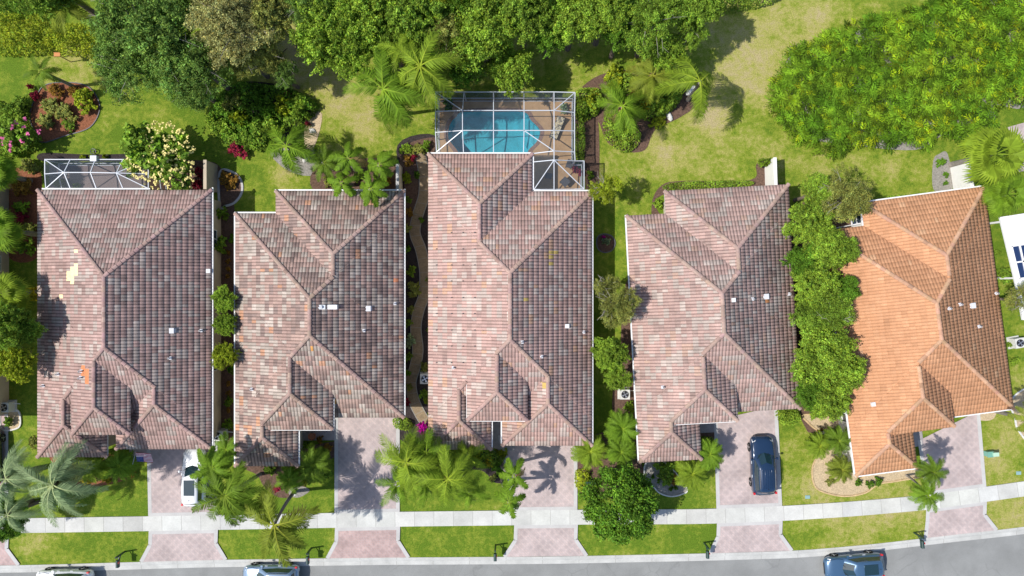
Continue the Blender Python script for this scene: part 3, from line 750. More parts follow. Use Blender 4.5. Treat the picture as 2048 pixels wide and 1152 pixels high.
# small mounting brackets on the west slope of the third house
bm_ = MB(); bm_.box(-.035,.035,-.035,.035,-.05,.14); brme = bm_.mesh('roof_bracket', M['steel'])
for j, py in enumerate([465,498,530,562,595,627,660,692,725]):
    for i, px in enumerate([873,903,926,949]):
        if j == 0 and i == 0: py2 = 436
        else: py2 = py
        x, y, z = roof_at(H3, px, py2); link('roof_bracket', brme, H3['root'], (x, y, z+.06))
def template(W, we=4.95, w2=2.95, Lm=16.14, Ln=17.92, wy=-3.83, ye_=-.74, nb=10.1):
    ze = 3+PITCH*(we-w2)
    return [(-W,0,0,Lm,3.0),(-nb,0,Ln-12.2,Ln,3.0),(-W,-W+4.94,wy,wy+9,3.0),(-W+we-w2,-W+we+w2,ye_,ye_+9.1,ze)]
def tgut(B, sides):
    m, n, wg, en = B; out = []
    if 'W' in sides: out.append(((m[0]-.05, wg[2]), (m[0]-.05, m[3]+.05), 3.0))
    if 'w' in sides: out.append(((m[0]-.05, m[3]+.05), (n[0], m[3]+.05), 3.0))
    if 'n' in sides: out.append(((n[0]-.05, n[3]+.06), (.05, n[3]+.06), 3.0))
    if 'e' in sides: out.append(((en[0]+.6, en[2]-.06), (en[1]+.05, en[2]-.06), en[4]-.02))
    if 's' in sides: out.append(((wg[0], wg[2]-.05), (wg[1], wg[2]-.05), 3.0))
    if 'g' in sides: out.append(((en[1], m[2]-.05), (0, m[2]-.05), 3.0))
    if 'i' in sides: out.append(((n[0]-.05, m[3]), (n[0]-.05, n[3]), 3.0))
    return out
B4 = template(12.94, 4.95, 2.70, 15.95, 17.75, -3.6, -.5, 9.83)
H4 = house('rose and grey tiled house, slightly turned, between the pool house and the orange roof', (ef(1600), ey(817)), 3.0, B4, PAL4, (.40,.28,.24), M['wall_cream'], 33, 'tile_dirty',
      gut=tgut(B4, 'We'), vents=[(1466,600,'square'),(1504,598,'pipe'),(1531,593,'box'),(1577,588,'pipe'),(1325,774,'pipe')],
      overrides_px=[(1526,1542,597,606,(.66,.30,.13))],
      garage=(-4.9,-.9,.55), door=(-6.3,.05), wins=[(-12.94+.54, y, 'x', 1.4) for y in (12,7,2)]+[(-10.4,-3.05,'y',1.6)])
B5 = template(13.1, 4.95, 2.75, 15.9, 17.72, -3.64, -.5, 9.85)
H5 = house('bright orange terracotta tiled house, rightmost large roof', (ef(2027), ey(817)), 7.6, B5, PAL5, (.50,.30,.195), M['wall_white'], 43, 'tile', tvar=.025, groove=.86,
      gut=tgut(B5, 'Wngsi'), vents=[(1896,617,'pipe'),(1918,609,'pipe'),(1943,611,'box'),(1990,587,'pipe'),(1956,653,'pipe'),(1745,808,'square')],
      garage=(-4.8,-.9,.55), door=(-6.4,.05), wins=[(-13.1+.54, y, 'x', 1.4) for y in (12,7,1)]+[(-10.5,-3.09,'y',1.6)])
B0 = [(-55,-41.45,-11.0,8.9,3.0)]
H0 = house('neighbouring house cut off by the left edge, only its grey tan side wall showing', (0,0), 0, B0, PAL1, CAP, M['wall_tan'], 53, 'tile', wins=[(-41.99,2,'x',1.2)])

# ------------------------------------------------------------------ garden walls, pool cages
def gwall(label, p, q, h, t, mat, capm=None):
    a = P(*p); c = P(*q); v = Vector(c)-Vector(a)
    root = empty('garden_wall', (a[0], a[1], 0), math.atan2(v.y, v.x), label, 'wall', 'privacy walls behind the houses')
    b = MB(); b.box(0, v.length, -t/2, t/2, -.05, h); b.build('wall_panel', mat, root)
    b = MB(); b.box(-.03, v.length+.03, -t/2-.03, t/2+.03, h, h+.06); b.build('coping', capm or mat, root)
gwall('tan privacy wall running up from the first house beside the yellow flowering tree', (433,385), (433,330), 2.1, .2, M['wall_tan'])
gwall('grey topped privacy wall behind the second house near the small palms', (803,385), (803,335), 2.0, .18, M['wall_cream'], M['border'])
gwall('short white privacy wall behind the rose tiled house', (1533,385), (1531,325), 2.0, .2, M['wall_white'])
gwall('white privacy wall behind the orange roofed house beside the small round shrubs', (1912,395), (1903,335), 2.1, .25, M['wall_white'])

def cage(label, nodes_, edges, panels, posts, group=None, base=None):
    root = empty('pool_enclosure', (0,0,0), 0, label, 'enclosure')
    for i, (a, b_) in enumerate(edges):
        b = MB(); b.bar(nodes_[a], nodes_[b_], .062, .08); b.build('beam', M['alum'], root)
    for n_ in posts:
        p = nodes_[n_]; b = MB(); b.box(p.x-.04, p.x+.04, p.y-.04, p.y+.04, .03, p.z); b.build('post', M['alum'], root)
    for ps in panels:
        b = MB(); b.add([nodes_[k]-Vector((0,0,.01)) if isinstance(k, str) else k for k in ps], [tuple(range(len(ps)))])
        b.build('screen', M['screen'], root)
    return root
def walls_for(nodes_, ring):
    out = []; rails = []
    for a, b_ in zip(ring[:-1], ring[1:]):
        p, q = nodes_[a], nodes_[b_]
        out.append([Vector((p.x,p.y,.04)), Vector((q.x,q.y,.04)), q.copy(), p.copy()]); rails.append((p, q))
    return out, rails
h0, h1 = 2.75, 3.45
N = {}
def nd(k, px, py, h): N[k] = P3(px, py, h)
for i, x in enumerate((871,928,987,1048,1108)): 
    nd('a%d'%i, x, 184, h0)
nd('a5',1150,185,h0)
for i, x in enumerate((928,987,1048,1108)): nd('b%d'%(i+1), x if i else 925, 221, h1)
nd('b0',871,223,h0); nd('b5',1149,225,h0)
nd('c0',871,265,h0)
for i, x in enumerate((925,987,1048,1108)): nd('c%d'%(i+1), x, 261, h1)
nd('c5',1149,262,h0)
nd('d0',873,304,h0)
for i, x in enumerate((927,987,1047)): nd('d%d'%(i+1), x, 304, 3.05)
nd('e0',1067,307,3.0); nd('e1',1108,302,h1); nd('e2',1149,304,h0)
nd('f0',1067,324,3.0); nd('f1',1108,320,h1); nd('f2',1150,322,h0); nd('f3',1168,322,h0)
nd('g0',1068,379,3.0); nd('g1',1108,379,3.05); nd('g2',1168,378,h0)
E3 = [('a0','a1'),('a1','a2'),('a2','a3'),('a3','a4'),('a4','a5'),('b0','b1'),('b1','b2'),('b2','b3'),('b3','b4'),('b4','b5'),('c0','c1'),('c1','c2'),('c2','c3'),('c3','c4'),
      ('a1','b1'),('a2','b2'),('a3','b3'),('a4','b4'),('b1','c1'),('b2','c2'),('b3','c3'),('b4','c4'),('c1','d1'),('c2','d2'),('c3','d3'),('c4','e1'),('a0','b1'),('a5','b4'),('c1','d0'),('c3','e1'),
      ('a0','b0'),('b0','c0'),('c0','d0'),('a5','b5'),('b5','c5'),('c5','e2'),('e2','f2'),('e0','e1'),('e1','e2'),('f0','f1'),('f1','f2'),('f2','f3'),('f3','g2'),('e1','f1'),('f1','g1'),('f1','g0'),('f1','g2'),('g0','g2'),('c4','c5')]
PN = [['a0','a1','b1'],['a0','b1','b0'],['a1','a2','b2','b1'],['a2','a3','b3','b2'],['a3','a4','b4','b3'],['a4','a5','b4'],['a5','b5','b4'],
      ['b0','b1','c1','c0'],['b1','b2','c2','c1'],['b2','b3','c3','c2'],['b3','b4','c4','c3'],['b4','b5','c5','c4'],['c0','c1','d0'],['c1','d1','d0'],['c1','c2','d2','d1'],['c2','c3','d3','d2'],['c3','e1','e0','d3'],['c3','c4','e1'],
      ['c4','c5','e2','e1'],['e0','e1','f1','f0'],['e1','e2','f2','f1'],['f0','f1','g0'],['f1','g1','g0'],['f1','g2','g1'],['f1','f3','g2']]
wp, rl = walls_for(N, ['d0','c0','b0','a0','a1','a2','a3','a4','a5','b5','c5','e2','f2','f3','g2'])
cg = cage('large white framed screen enclosure over the swimming pool behind the third house', N, E3, PN+wp, ['a0','a1','a2','a3','a4','a5','b0','c0','b5','c5','e2','f2','f3','g2','d0'])
for z_ in (.10, 1.0):
    for p, q in rl:
        b = MB(); b.bar((p.x,p.y,z_), (q.x,q.y,z_), .07, .08); b.build('rail', M['alum'], cg)
# first house
N = {}
for i, x in enumerate((90,141,191,246,297)): nd('a%d'%i, x, 319, 2.7); nd('c%d'%i, x+(2 if i in (0,2) else 0), 377, 3.0)
nd('w',90,348,2.7); nd('e',297,348,2.7); nd('A',128,345,3.3); nd('B',181,345,3.3); nd('D',233,346,3.3)
E1 = [('a0','a1'),('a1','a2'),('a2','a3'),('a3','a4'),('a0','w'),('w','c0'),('a4','e'),('e','c4'),('A','B'),('B','D'),('A','a0'),('A','w'),('A','c0'),('A','a1'),('A','c1'),('B','a2'),('B','c2'),('D','a3'),('D','c3'),('D','a4'),('D','e'),('D','c4'),('c0','c4')]
P1 = [['a0','a1','A'],['a0','A','w'],['w','A','c0'],['A','c1','c0'],['a1','a2','B','A'],['A','B','c2','c1'],['a2','a3','D','B'],['B','D','c3','c2'],['a3','a4','D'],['a4','e','D'],['D','e','c4'],['D','c4','c3']]
wp, rl = walls_for(N, ['c0','w','a0','a1','a2','a3','a4','e','c4'])
cg1 = cage('small white framed screen enclosure with hipped roof behind the first house', N, E1, P1+wp, ['a0','a1','a2','a3','a4','w','e'])
for z_ in (.10, 1.0):
    for p, q in rl:
        b = MB(); b.bar((p.x,p.y,z_), (q.x,q.y,z_), .07, .08); b.build('rail', M['alum'], cg1)
b = MB(); p = P3(190,321,2.7); b.box(p.x-.25,p.x+.25,p.y-.1,p.y+.35,p.z-.1,p.z+.25); b.build('rain_head', M['alum'], cg1)
tag(polysheet('patio_slab', px_poly([(100,330),(292,330),(292,402),(100,402)]), .09, M['deck_gray'], thick=.04), kind='structure')
# pool deck and basin
a = P(878,199); c = P(1141,338); c2 = P(1159,338)
deck_ring = [P(878,199), P(1143,199), P(1143,334), P(1160,334), P(1160,402), P(878,402)]
tag(polysheet('pool_deck', deck_ring, .095, M['deck'], hole=POOL, thick=.12), kind='structure')
n = len(POOL); b = MB(); bw = MB()
cxp = sum(p[0] for p in POOL)/n; cyp = sum(p[1] for p in POOL)/n
vs = [(x,y,.09) for x,y in POOL]+[(x,y,-.35) for x,y in POOL]+[(cxp+(x-cxp)*.94,cyp+(y-cyp)*.90,-1.35) for x,y in POOL]
fs = [(i,(i+1)%n,n+(i+1)%n,n+i) for i in range(n)]+[(n+i,n+(i+1)%n,2*n+(i+1)%n,2*n+i) for i in range(n)]+[tuple(range(2*n,3*n))]
b.add(vs, fs); tag(b.build('pool_basin', M['plaster']), kind='structure')
bw.add([(x,y,-.07) for x,y in POOL], [tuple(range(n))]); tag(bw.build('pool_water', M['water']), kind='structure')
# coping ring
b = MB()
for i in range(n):
    x0_,y0_ = POOL[i]; x1_,y1_ = POOL[(i+1)%n]
    def o_(x,y,s): 
        vx, vy = x-cxp, y-cyp; L_ = math.hypot(vx,vy); return (x+vx/L_*s, y+vy/L_*s)
    p0,p1,p2,p3 = o_(x0_,y0_,-.03),o_(x1_,y1_,-.03),o_(x1_,y1_,.30),o_(x0_,y0_,.30)
    b.add([(*p0,.115),(*p1,.115),(*p2,.115),(*p3,.115),(*p0,.03),(*p1,.03),(*p2,.03),(*p3,.03)], [(0,1,2,3),(4,5,1,0),(7,3,2,6)])
tag(b.build('pool_coping', M['coping']), kind='structure')
# curved entry steps in the pool (east end)
for k, (r_, z_) in enumerate(((.9,-.30),(1.45,-.60),(2.0,-.9))):
    cx_, cy_ = P(1081, 268); st = []
    ring = [(cx_+.05, cy_+1.6)]
    b = MB(); m_ = 18
    arc = [(cx_+.0+r_*math.cos(R(90+180*i/m_))*1.0, cy_+r_*1.15*math.sin(R(90+180*i/m_))) for i in range(m_+1)]
    arc = [(max(min(x, cx_-.08), x), y) for x, y in arc]
    # keep the steps inside the basin
    def inside(x, y):
        t = (x-cxp, y-cyp); ang = math.atan2(t[1], t[0]); best = 0
        for i in range(n):
            u0, v0 = POOL[i]; u1, v1 = POOL[(i+1)%n]
            d1 = (u0-cxp)*t[1]-(v0-cyp)*t[0]; d2 = (u1-cxp)*t[1]-(v1-cyp)*t[0]
            if d1*d2 <= 0 and ((u0-cxp)*t[0]+(v0-cyp)*t[1]) > 0:
                s_ = abs(d1)/(abs(d1)+abs(d2)+1e-9); ix = u0+(u1-u0)*s_; iy = v0+(v1-v0)*s_; best = math.hypot(ix-cxp, iy-cyp)
        L_ = math.hypot(*t)
        return (x, y) if L_ < best-.04 or best == 0 else (cxp+t[0]/L_*(best-.04), cyp+t[1]/L_*(best-.04))
    arc = [inside(x, y) for x, y in arc]
    closing = [inside(cx_, cy_-r_*1.15+2*r_*1.15*i/10) for i in range(1, 10)]
    pts_ = arc+closing; L_ = len(pts_)
    b.add([(x,y,z_) for x,y in pts_]+[(x,y,-1.3) for x,y in pts_], [tuple(range(L_))]+[(i,(i+1)%L_,L_+(i+1)%L_,L_+i) for i in range(L_)])
    tag(b.build('pool_step', M['plaster']), kind='structure')

# ------------------------------------------------------------------ foliage library
def leaf_quads(cen, nrm, size, rs, aspect=.55):
    n = len(cen)
    nrm = nrm/np.maximum(np.linalg.norm(nrm, axis=1, keepdims=True), 1e-6)
    t = rs.normal(size=(n,3)); t -= (t*nrm).sum(1, keepdims=True)*nrm; t /= np.linalg.norm(t, axis=1, keepdims=True)
    bt = np.cross(nrm, t); s = size[:,None]
    V = np.stack([cen-t*s, cen+bt*s*aspect-nrm*s*.12, cen+t*s, cen-bt*s*aspect-nrm*s*.12], 1).reshape(-1,3)
    return V, np.arange(4*n).reshape(n,4)
def crown_mesh(name, nleaf, lsize, nlobe, seed, nsub=9, flat=.75, spread=.58, lobr=(.24,.40), subr=.34, sky=.55, up=0.0, aspect=.55, amp_=None, strch=1.0):
    """two levels: limbs' lobes, each a cluster of leafy tufts with gaps between them"""
    rs = np.random.RandomState(seed); cs = []; rr = []; tone = []
    lob = rs.uniform(0, 2*math.pi, 3); amp = rs.uniform(.06,.20,3) if amp_ is None else np.full(3, amp_)
    for i in range(nlobe):
        th = 2*math.pi*(i*.618+rs.rand()*.4); u = (i+.5)/nlobe; el = math.asin(min(.998, max(-.2, -.15+1.17*u)))
        env = 1+sum(amp[k]*math.cos((k+2)*th+lob[k]) for k in range(3)); rad = spread*env*rs.uniform(.85,1.08)*1.0 if strch == 1 else spread*env*rs.uniform(.95,1.02)
        c = np.array([rad*math.cos(el)*math.cos(th), rad*math.cos(el)*math.sin(th), rad*math.sin(el)*flat]); r = rs.uniform(*lobr); tn = rs.uniform(.8,1.2)
        for k in range(nsub):
            dv = rs.normal(size=3); dv[2] = abs(dv[2])*.9-.15; dv /= np.linalg.norm(dv)
            cs.append(c+dv*r*rs.uniform(.6,1.05)*np.array([1,1,flat])); rr.append(r*subr*rs.uniform(.7,1.35)); tone.append(tn*rs.uniform(.78,1.22))
    cs = np.array(cs); rr = np.array(rr); tone = np.array(tone); pk = rr**2/np.sum(rr**2)
    idx = rs.choice(len(cs), nleaf, p=pk)
    dn = rs.normal(size=(nleaf,3)); dn[:,2] = np.abs(dn[:,2])-.35*rs.rand(nleaf); dn /= np.linalg.norm(dn, axis=1, keepdims=True)
    dist = rs.rand(nleaf)**.5*1.15
    ax = rs.normal(size=(len(cs),3)); ax[:,2] *= .5; ax += cs*1.5; ax /= np.linalg.norm(ax, axis=1, keepdims=True); st = .8+(rs.uniform(.5,1.7,len(cs))-.8)*strch
    off = dn*(rr[idx]*dist)[:,None]*np.array([1,1,.8]); al = (off*ax[idx]).sum(1, keepdims=True)
    off = off*.82+ax[idx]*al*st[idx][:,None]
    cen = cs[idx]+off
    nrm = dn*.7+rs.normal(size=(nleaf,3))*.6+np.array([0,0,sky])
    V, Q = leaf_quads(cen, nrm, lsize*rs.uniform(.6,1.3,nleaf), rs, aspect)
    br = tone[idx]*rs.uniform(.45,1.6,nleaf); hue = rs.normal(0,.10,nleaf)
    fc = np.stack([br*(1+hue+.03), br, br*(1-hue)], 1)
    return npmesh(name, V, Q, np.clip(fc,0,2.5), None), cs, rr
BIG = [crown_mesh('tree_crown', 26000, .031, 18, 100+i, 20, flat=.7, subr=.27, sky=.3) for i in range(4)]
FINE = [crown_mesh('tree_crown', 26000, .024, 20, 140+i, 20, flat=.65, spread=.62, lobr=(.2,.34), subr=.28, aspect=.45, sky=.3) for i in range(3)]
ROUND = crown_mesh('tree_crown', 40000, .032, 90, 170, 9, flat=.85, spread=.80, lobr=(.10,.13), subr=.85, sky=.35, amp_=0.01, strch=.15)
MED = [crown_mesh('shrub_crown', 3200, .085, 9, 200+i, 7, flat=.75) for i in range(4)]
SMALL = [crown_mesh('shrub_crown', 700, .16, 6, 240+i, 5, flat=.8, spread=.45, lobr=(.3,.5), subr=.4) for i in range(4)]
cnt = [0]
def trunk_mb(h, R_, rb, seed, lean=(0,0)):
    rs = random.Random(seed); b = MB(); top = h*.55
    mid = (lean[0]*.5+rs.uniform(-.1,.1), lean[1]*.5+rs.uniform(-.1,.1), top*.5)
    fork = Vector((lean[0], lean[1], top)); b.tube([(0,0,-.05), mid, fork], [rb*1.25, rb, rb*.8], 8)
    for k in range(5):
        a = 2*math.pi*(k+rs.random()*.6)/5; e = fork+Vector((math.cos(a)*R_*.55, math.sin(a)*R_*.55, (h-top)*rs.uniform(.35,.75)))
        m_ = (fork+e)/2+Vector((0,0,.15)); b.tube([fork-Vector((0,0,.1)), m_, e], [rb*.55, rb*.38, rb*.12], 6)
    return b
def tree(label, px, py, rpx, h, leaf, kind='BIG', name='tree', group=None, rz_=None, base=None, cat='tree', sx=1.0, sy_=1.0, rb=None):
    cnt[0] += 1; k = cnt[0]; rs = random.Random(1000+k)
    R0 = rpx*(CAM_H-h*.7)/FPX*1.1; zt = rz_ or min(R0*.85, h*.6)
    lib = {'BIG':BIG,'FINE':FINE,'ROUND':[ROUND],'MED':MED}[kind]; me = lib[k%len(lib)][0]
    zc = h-zt*.80
    x, y = P(px, py, zc+zt*.4)
    bx, by = P(*base) if base else (x, y)
    root = empty(name, (bx, by, 0), 0, label, cat, group)
    trunk_mb(zc+zt*.3, R0, rb or max(.05, .045*h*.6), k, (x-bx, y-by)).build('trunk', M['bark'], root, smooth=True)
    if kind == 'FINE':
        tb = MB(); tb.tube([(x-bx,y-by,zc-.2),(x-bx,y-by,zc+zt*.3)],[.05,.03],5)
        for q in range(9):
            a = rs.uniform(0,6.28); r0_, r1_ = R0*rs.uniform(.1,.5), R0*rs.uniform(.55,.95); da = rs.uniform(-.4,.4)
            p0_ = Vector((x-bx+math.cos(a)*r0_, y-by+math.sin(a)*r0_, zc+zt*rs.uniform(.25,.5))); p1_ = Vector((x-bx+math.cos(a+da)*r1_, y-by+math.sin(a+da)*r1_, zc+zt*rs.uniform(.35,.72)*(1.15-r1_/R0*.6)))
            tb.tube([p0_, (p0_+p1_)/2+Vector((0,0,.15)), p1_], [.028,.018,.008], 4)
            for u_ in (.5,.75): m_ = p0_.lerp(p1_, u_); tb.tube([m_, m_+Vector((rs.uniform(-.6,.6), rs.uniform(-.6,.6), .1))], [.012,.006], 4)
        tb.build('twigs', M['twig'], root)
    link('crown', me, root, (x-bx, y-by, zc), (0,0,rs.uniform(0,6.28)), (R0*sx, R0*sy_, zt/.75), LEAF[leaf])
    return root
def shrub(label, px, py, rpx, h, leaf, name='shrub', group=None, cat='shrub', kind='MED'):
    cnt[0] += 1; k = cnt[0]; rs = random.Random(2000+k)
    R0 = rpx*(CAM_H-h*.6)/FPX*1.05; lib = MED if kind == 'MED' else SMALL; me = lib[k%len(lib)][0]
    x, y = P(px, py, h*.5)
    root = empty(name, (x, y, 0), 0, label, cat, group)
    b = MB(); 
    for q in range(3):
        a = rs.uniform(0,6.28); b.tube([(0,0,-.03),(math.cos(a)*R0*.35, math.sin(a)*R0*.35, h*.6)], [.03,.012], 5)
    b.build('stem', M['bark'], root)
    link('foliage', me, root, (0,0,h*.25), (0,0,rs.uniform(0,6.28)), (R0, R0, h*.95), LEAF[leaf])
    return root

# feather fronds --------------------------------------------------------
def frond_mesh(seed, droop=.55, nl=34, ll=.30, lw=.016, hang=.5, sweep=.55):
    rs = random.Random(seed); V = []; F = []; Cc = []
    def rach(t): return Vector((t*(1-.18*droop*t), .06*math.sin(t*2+seed)*t, .30*t-droop*t*t))
    pr = 9; w_ = .012
    for i in range(pr):
        a, c = rach(i/pr), rach((i+1)/pr); wa = w_*(1.3-i/pr); wc = w_*(1.3-(i+1)/pr)
        n0 = len(V); V += [a+Vector((0,-wa,0)), a+Vector((0,wa,0)), c+Vector((0,wc,0)), c+Vector((0,-wc,0)), (a+c)/2+Vector((0,0,-w_*.9))]
        F += [(n0,n0+1,n0+2,n0+3)]; Cc.append((1.7,1.45,1.3))
    for i in range(nl):
        t = .12+.87*i/(nl-1)
        L = ll*(math.sin(math.pi*min(1, (t*.82+.14)))**.6)*rs.uniform(.65,1.15)
        o = rach(t); tn = (rach(min(1,t+.03))-rach(t-.03)).normalized()
        for s in (-1, 1):
            d1 = (Vector((sweep*rs.uniform(.8,1.2)+t*.4, s, -hang*rs.uniform(.5,1.2)))).normalized()
            d2 = (d1+Vector((.25,0,-hang*1.1))).normalized()
            p1 = o+d1*L*.5; p2 = p1+d2*L*.5
            wv = tn*lw*rs.uniform(.8,1.2)
            n0 = len(V); V += [o-wv*.6, o+wv*.6, p1+wv, p1-wv, p2]
            F += [(n0,n0+1,n0+2,n0+3),(n0+3,n0+2,n0+4)]
            br = rs.uniform(.7,1.3); Cc += [(br*1.0,br,br*.9)]*2
    me = bpy.data.meshes.new('frond'); me.from_pydata([tuple(v) for v in V], [], F); setcol(me, np.array(Cc, dtype=np.float32)); return me
FR = {'queen':[frond_mesh(i, (.85,.65,1.0)[i], 44, .40, .012, .85, .55) for i in range(3)],
      'coco':[frond_mesh(10+i, (.72,.5,.85)[i], 46, .33, .013, .75, .65) for i in range(3)],
      'stiff':[frond_mesh(20+i, .55, 30, .30, .028, .4, .5) for i in range(3)],
      'fine':[frond_mesh(30+i, .6, 46, .30, .012, .3, .6) for i in range(3)],
      'silver':[frond_mesh(40+i, .95, 64, .32, .0095, 1.2, .45) for i in range(3)]}
def fan_mesh(seed):
    rs = random.Random(seed); V = []; F = []; Cc = []
    V += [Vector((0,-.012,0)),Vector((0,.012,0)),Vector((.5,.010,.10)),Vector((.5,-.010,.10))]; F.append((0,1,2,3)); Cc.append((1.3,1.3,1.1))
    o = Vector((.48,0,.10)); n = 26
    for i in range(n):
        a = R(-125+250*i/(n-1)); L = .52*(1-.18*abs(i/(n-1)-.5)*2)*rs.uniform(.9,1.08)
        dv = Vector((math.cos(a), math.sin(a), .0)); sd = Vector((-math.sin(a), math.cos(a), 0))
        fold = .012*(1 if i%2 else -1)
        p1 = o+dv*L*.6+Vector((0,0,.01-.02*abs(math.sin(a))+fold)); p2 = o+dv*L+Vector((0,0,-.16*rs.uniform(.6,1.3)))
        n0 = len(V); V += [o, p1+sd*.033, p1-sd*.033, p2]
        F += [(n0,n0+2,n0+1),(n0+2,n0+3,n0+1)]; br = rs.uniform(.75,1.25); Cc += [(br,br,br*.9),(br*1.15,br*1.1,br*.9)]
    me = bpy.data.meshes.new('frond'); me.from_pydata([tuple(v) for v in V], [], F); setcol(me, np.array(Cc, dtype=np.float32)); return me
FR['fan'] = [fan_mesh(50+i) for i in range(3)]
def palm(label, px, py, rpx, h, leaf, kind='queen', base=None, n=14, name='palm_tree', group=None, tr=.13, pit=(-50,35), cat='palm', squash=1.0, az=None, tmat='palmbark'):
    cnt[0] += 1; k = cnt[0]; rs = random.Random(3000+k)
    L = rpx*(CAM_H-h)/FPX*(1.0 if kind == 'fan' else 1.15)
    x, y = P(px, py, h); bx, by = P(*base) if base else (x+rs.uniform(-.2,.2), y+rs.uniform(-.2,.2))
    root = empty(name, (bx, by, 0), 0, label, cat, group)
    b = MB(); pts = []; rads = []; m_ = 7
    for i in range(m_+1):
        t = i/m_; pts.append(((x-bx)*t**1.4, (y-by)*t**1.4, h*t-.05)); rads.append(tr*(1.25-.5*t if t < .9 else .9))
    b.tube(pts, rads, 9); b.build('trunk', M[tmat], root, smooth=True)
    lib = FR[kind]; a0 = rs.uniform(0, 6.28)
    for i in range(n):
        t = (i+.5)/n
        el = R(pit[0]+(pit[1]-pit[0])*t); a = a0+i*2.39996+rs.uniform(-.5,.5)*(1 if kind in ('queen','coco','silver') else .3)
        if az: a = R(az[i%len(az)])+rs.uniform(-.1,.1)
        el += rs.uniform(-.25,.2)
        s = L*rs.uniform(.88,1.08)*(1-.22*t)
        if i == 0 and kind in ('queen','coco','stiff') and k%2: lf_ = LEAF['dead']
        else: lf_ = LEAF[leaf]
        link('frond', lib[i%len(lib)], root, (x-bx, y-by, h), (rs.uniform(-.25,.25), -el, a), (s, s*squash, s), lf_)
    return root
# ------------------------------------------------------------------ trees of the green belt behind the houses
T = tree; GB = 'trees of the green belt behind the houses'
T('large dark bluish green oak over the back lawn, upper left', 300,75,112,9,'dark','FINE',group=GB,base=(300,100))
T('lower dark oak crown overhanging the bright lawn behind the first house', 255,125,75,7.5,'dark','FINE',group=GB)
T('dark oak crown between the big left oak and the tan tree', 385,125,72,8,'dark','FINE',group=GB)
T('dark green tree reaching the top edge right of the leftmost hedge', 235,20,70,8,'dark','FINE',group=GB)
T('dark oak crown touching the shaded shrub bed', 375,170,48,6,'dark','FINE',group=GB)
T('tan and olive sparse tree at the top, right of the dark oak', 450,35,80,9,'tan','FINE',group=GB)
T('small olive tree under the tan tree near the shaded path', 535,95,48,6,'olive','FINE',group=GB)
T('olive crown at the top edge between the tan tree and the bright green trees', 535,20,52,8,'olive','BIG',group=GB)
T('bright green tree at the top, left of the two big feather palms', 650,55,75,8,'bright','BIG',group=GB)
T('bright green tree reaching lowest over the dry lawn', 695,95,58,7,'bright','BIG',group=GB)
T('bright green tree crown at the top edge above the feather palms', 735,20,70,8,'bright','BIG',group=GB)
T('green tree behind the tall feather palms', 830,40,72,8,'mid','BIG',group=GB)
T('olive green crown with bare twigs at the top centre', 895,70,55,7.5,'olive','FINE',group=GB)
T('bright green tree above the swimming pool enclosure', 965,55,72,8,'bright','BIG',group=GB)
T('low green tree just above the pool enclosure', 1020,135,48,5.5,'bright','BIG',group=GB)
T('green tree crown on the top edge above the pool', 1050,20,60,8,'mid','BIG',group=GB)
T('bright green crown hanging over the shaded back lawn', 1150,35,62,7.5,'bright','BIG',group=GB)
T('green tree on the top edge, second right of the pool', 1215,15,52,8,'bright','BIG',group=GB)
T('green tree with pale twigs above the planted bed', 1310,45,66,8,'mid','FINE',group=GB)
T('small bright tree hanging lowest above the planted bed', 1335,95,40,6,'bright','BIG',group=GB)
T('green tree at the top edge where the hedge begins', 1400,12,48,7,'mid','BIG',group=GB)
T('thin dark crown at the very top left of centre', 610,10,45,8,'dark','FINE',group=GB)
T('dark green crown left of the pool enclosure top corner', 930,120,45,5.5,'deep','BIG',group=GB)
T('dark green crown filling the gap above the pool corner', 905,20,55,7,'deep','BIG',group=GB)
T('deep green crown between the two bright trees right of the pool', 1100,60,42,6.5,'deep','BIG',group=GB)
T('sparse olive tree below the tan tree, over the shaded ground', 480,105,46,6.5,'olive','FINE',group=GB)
T('tan twigged crown just right of the tan tree', 500,55,50,8,'tan','FINE',group=GB)
T('dark crown shading the path beneath the olive tree', 560,140,34,5,'dark','FINE',group=GB)
T('mid green crown filling between the feather palms and the bright trees', 775,75,50,7,'mid','BIG',group=GB)
T('yellow green crown behind the green tree at the top centre', 880,15,50,7,'lime','BIG',group=GB)
T('deep green crown just left of the twiggy tree', 1245,60,40,6.5,'deep','BIG',group=GB)
T('low green crown at the upper right end of the shaded lawn edge', 1385,60,34,5.5,'mid','FINE',group=GB)
for i,(x,y,r) in enumerate([(80,-45,70),(330,-70,90),(560,-60,80),(760,-70,90),(980,-60,90),(1200,-65,85)]):
    T('tree crown along the top edge of the picture', x,y,r,8,('mid','dark','olive','bright')[i%4],'BIG',group=GB)

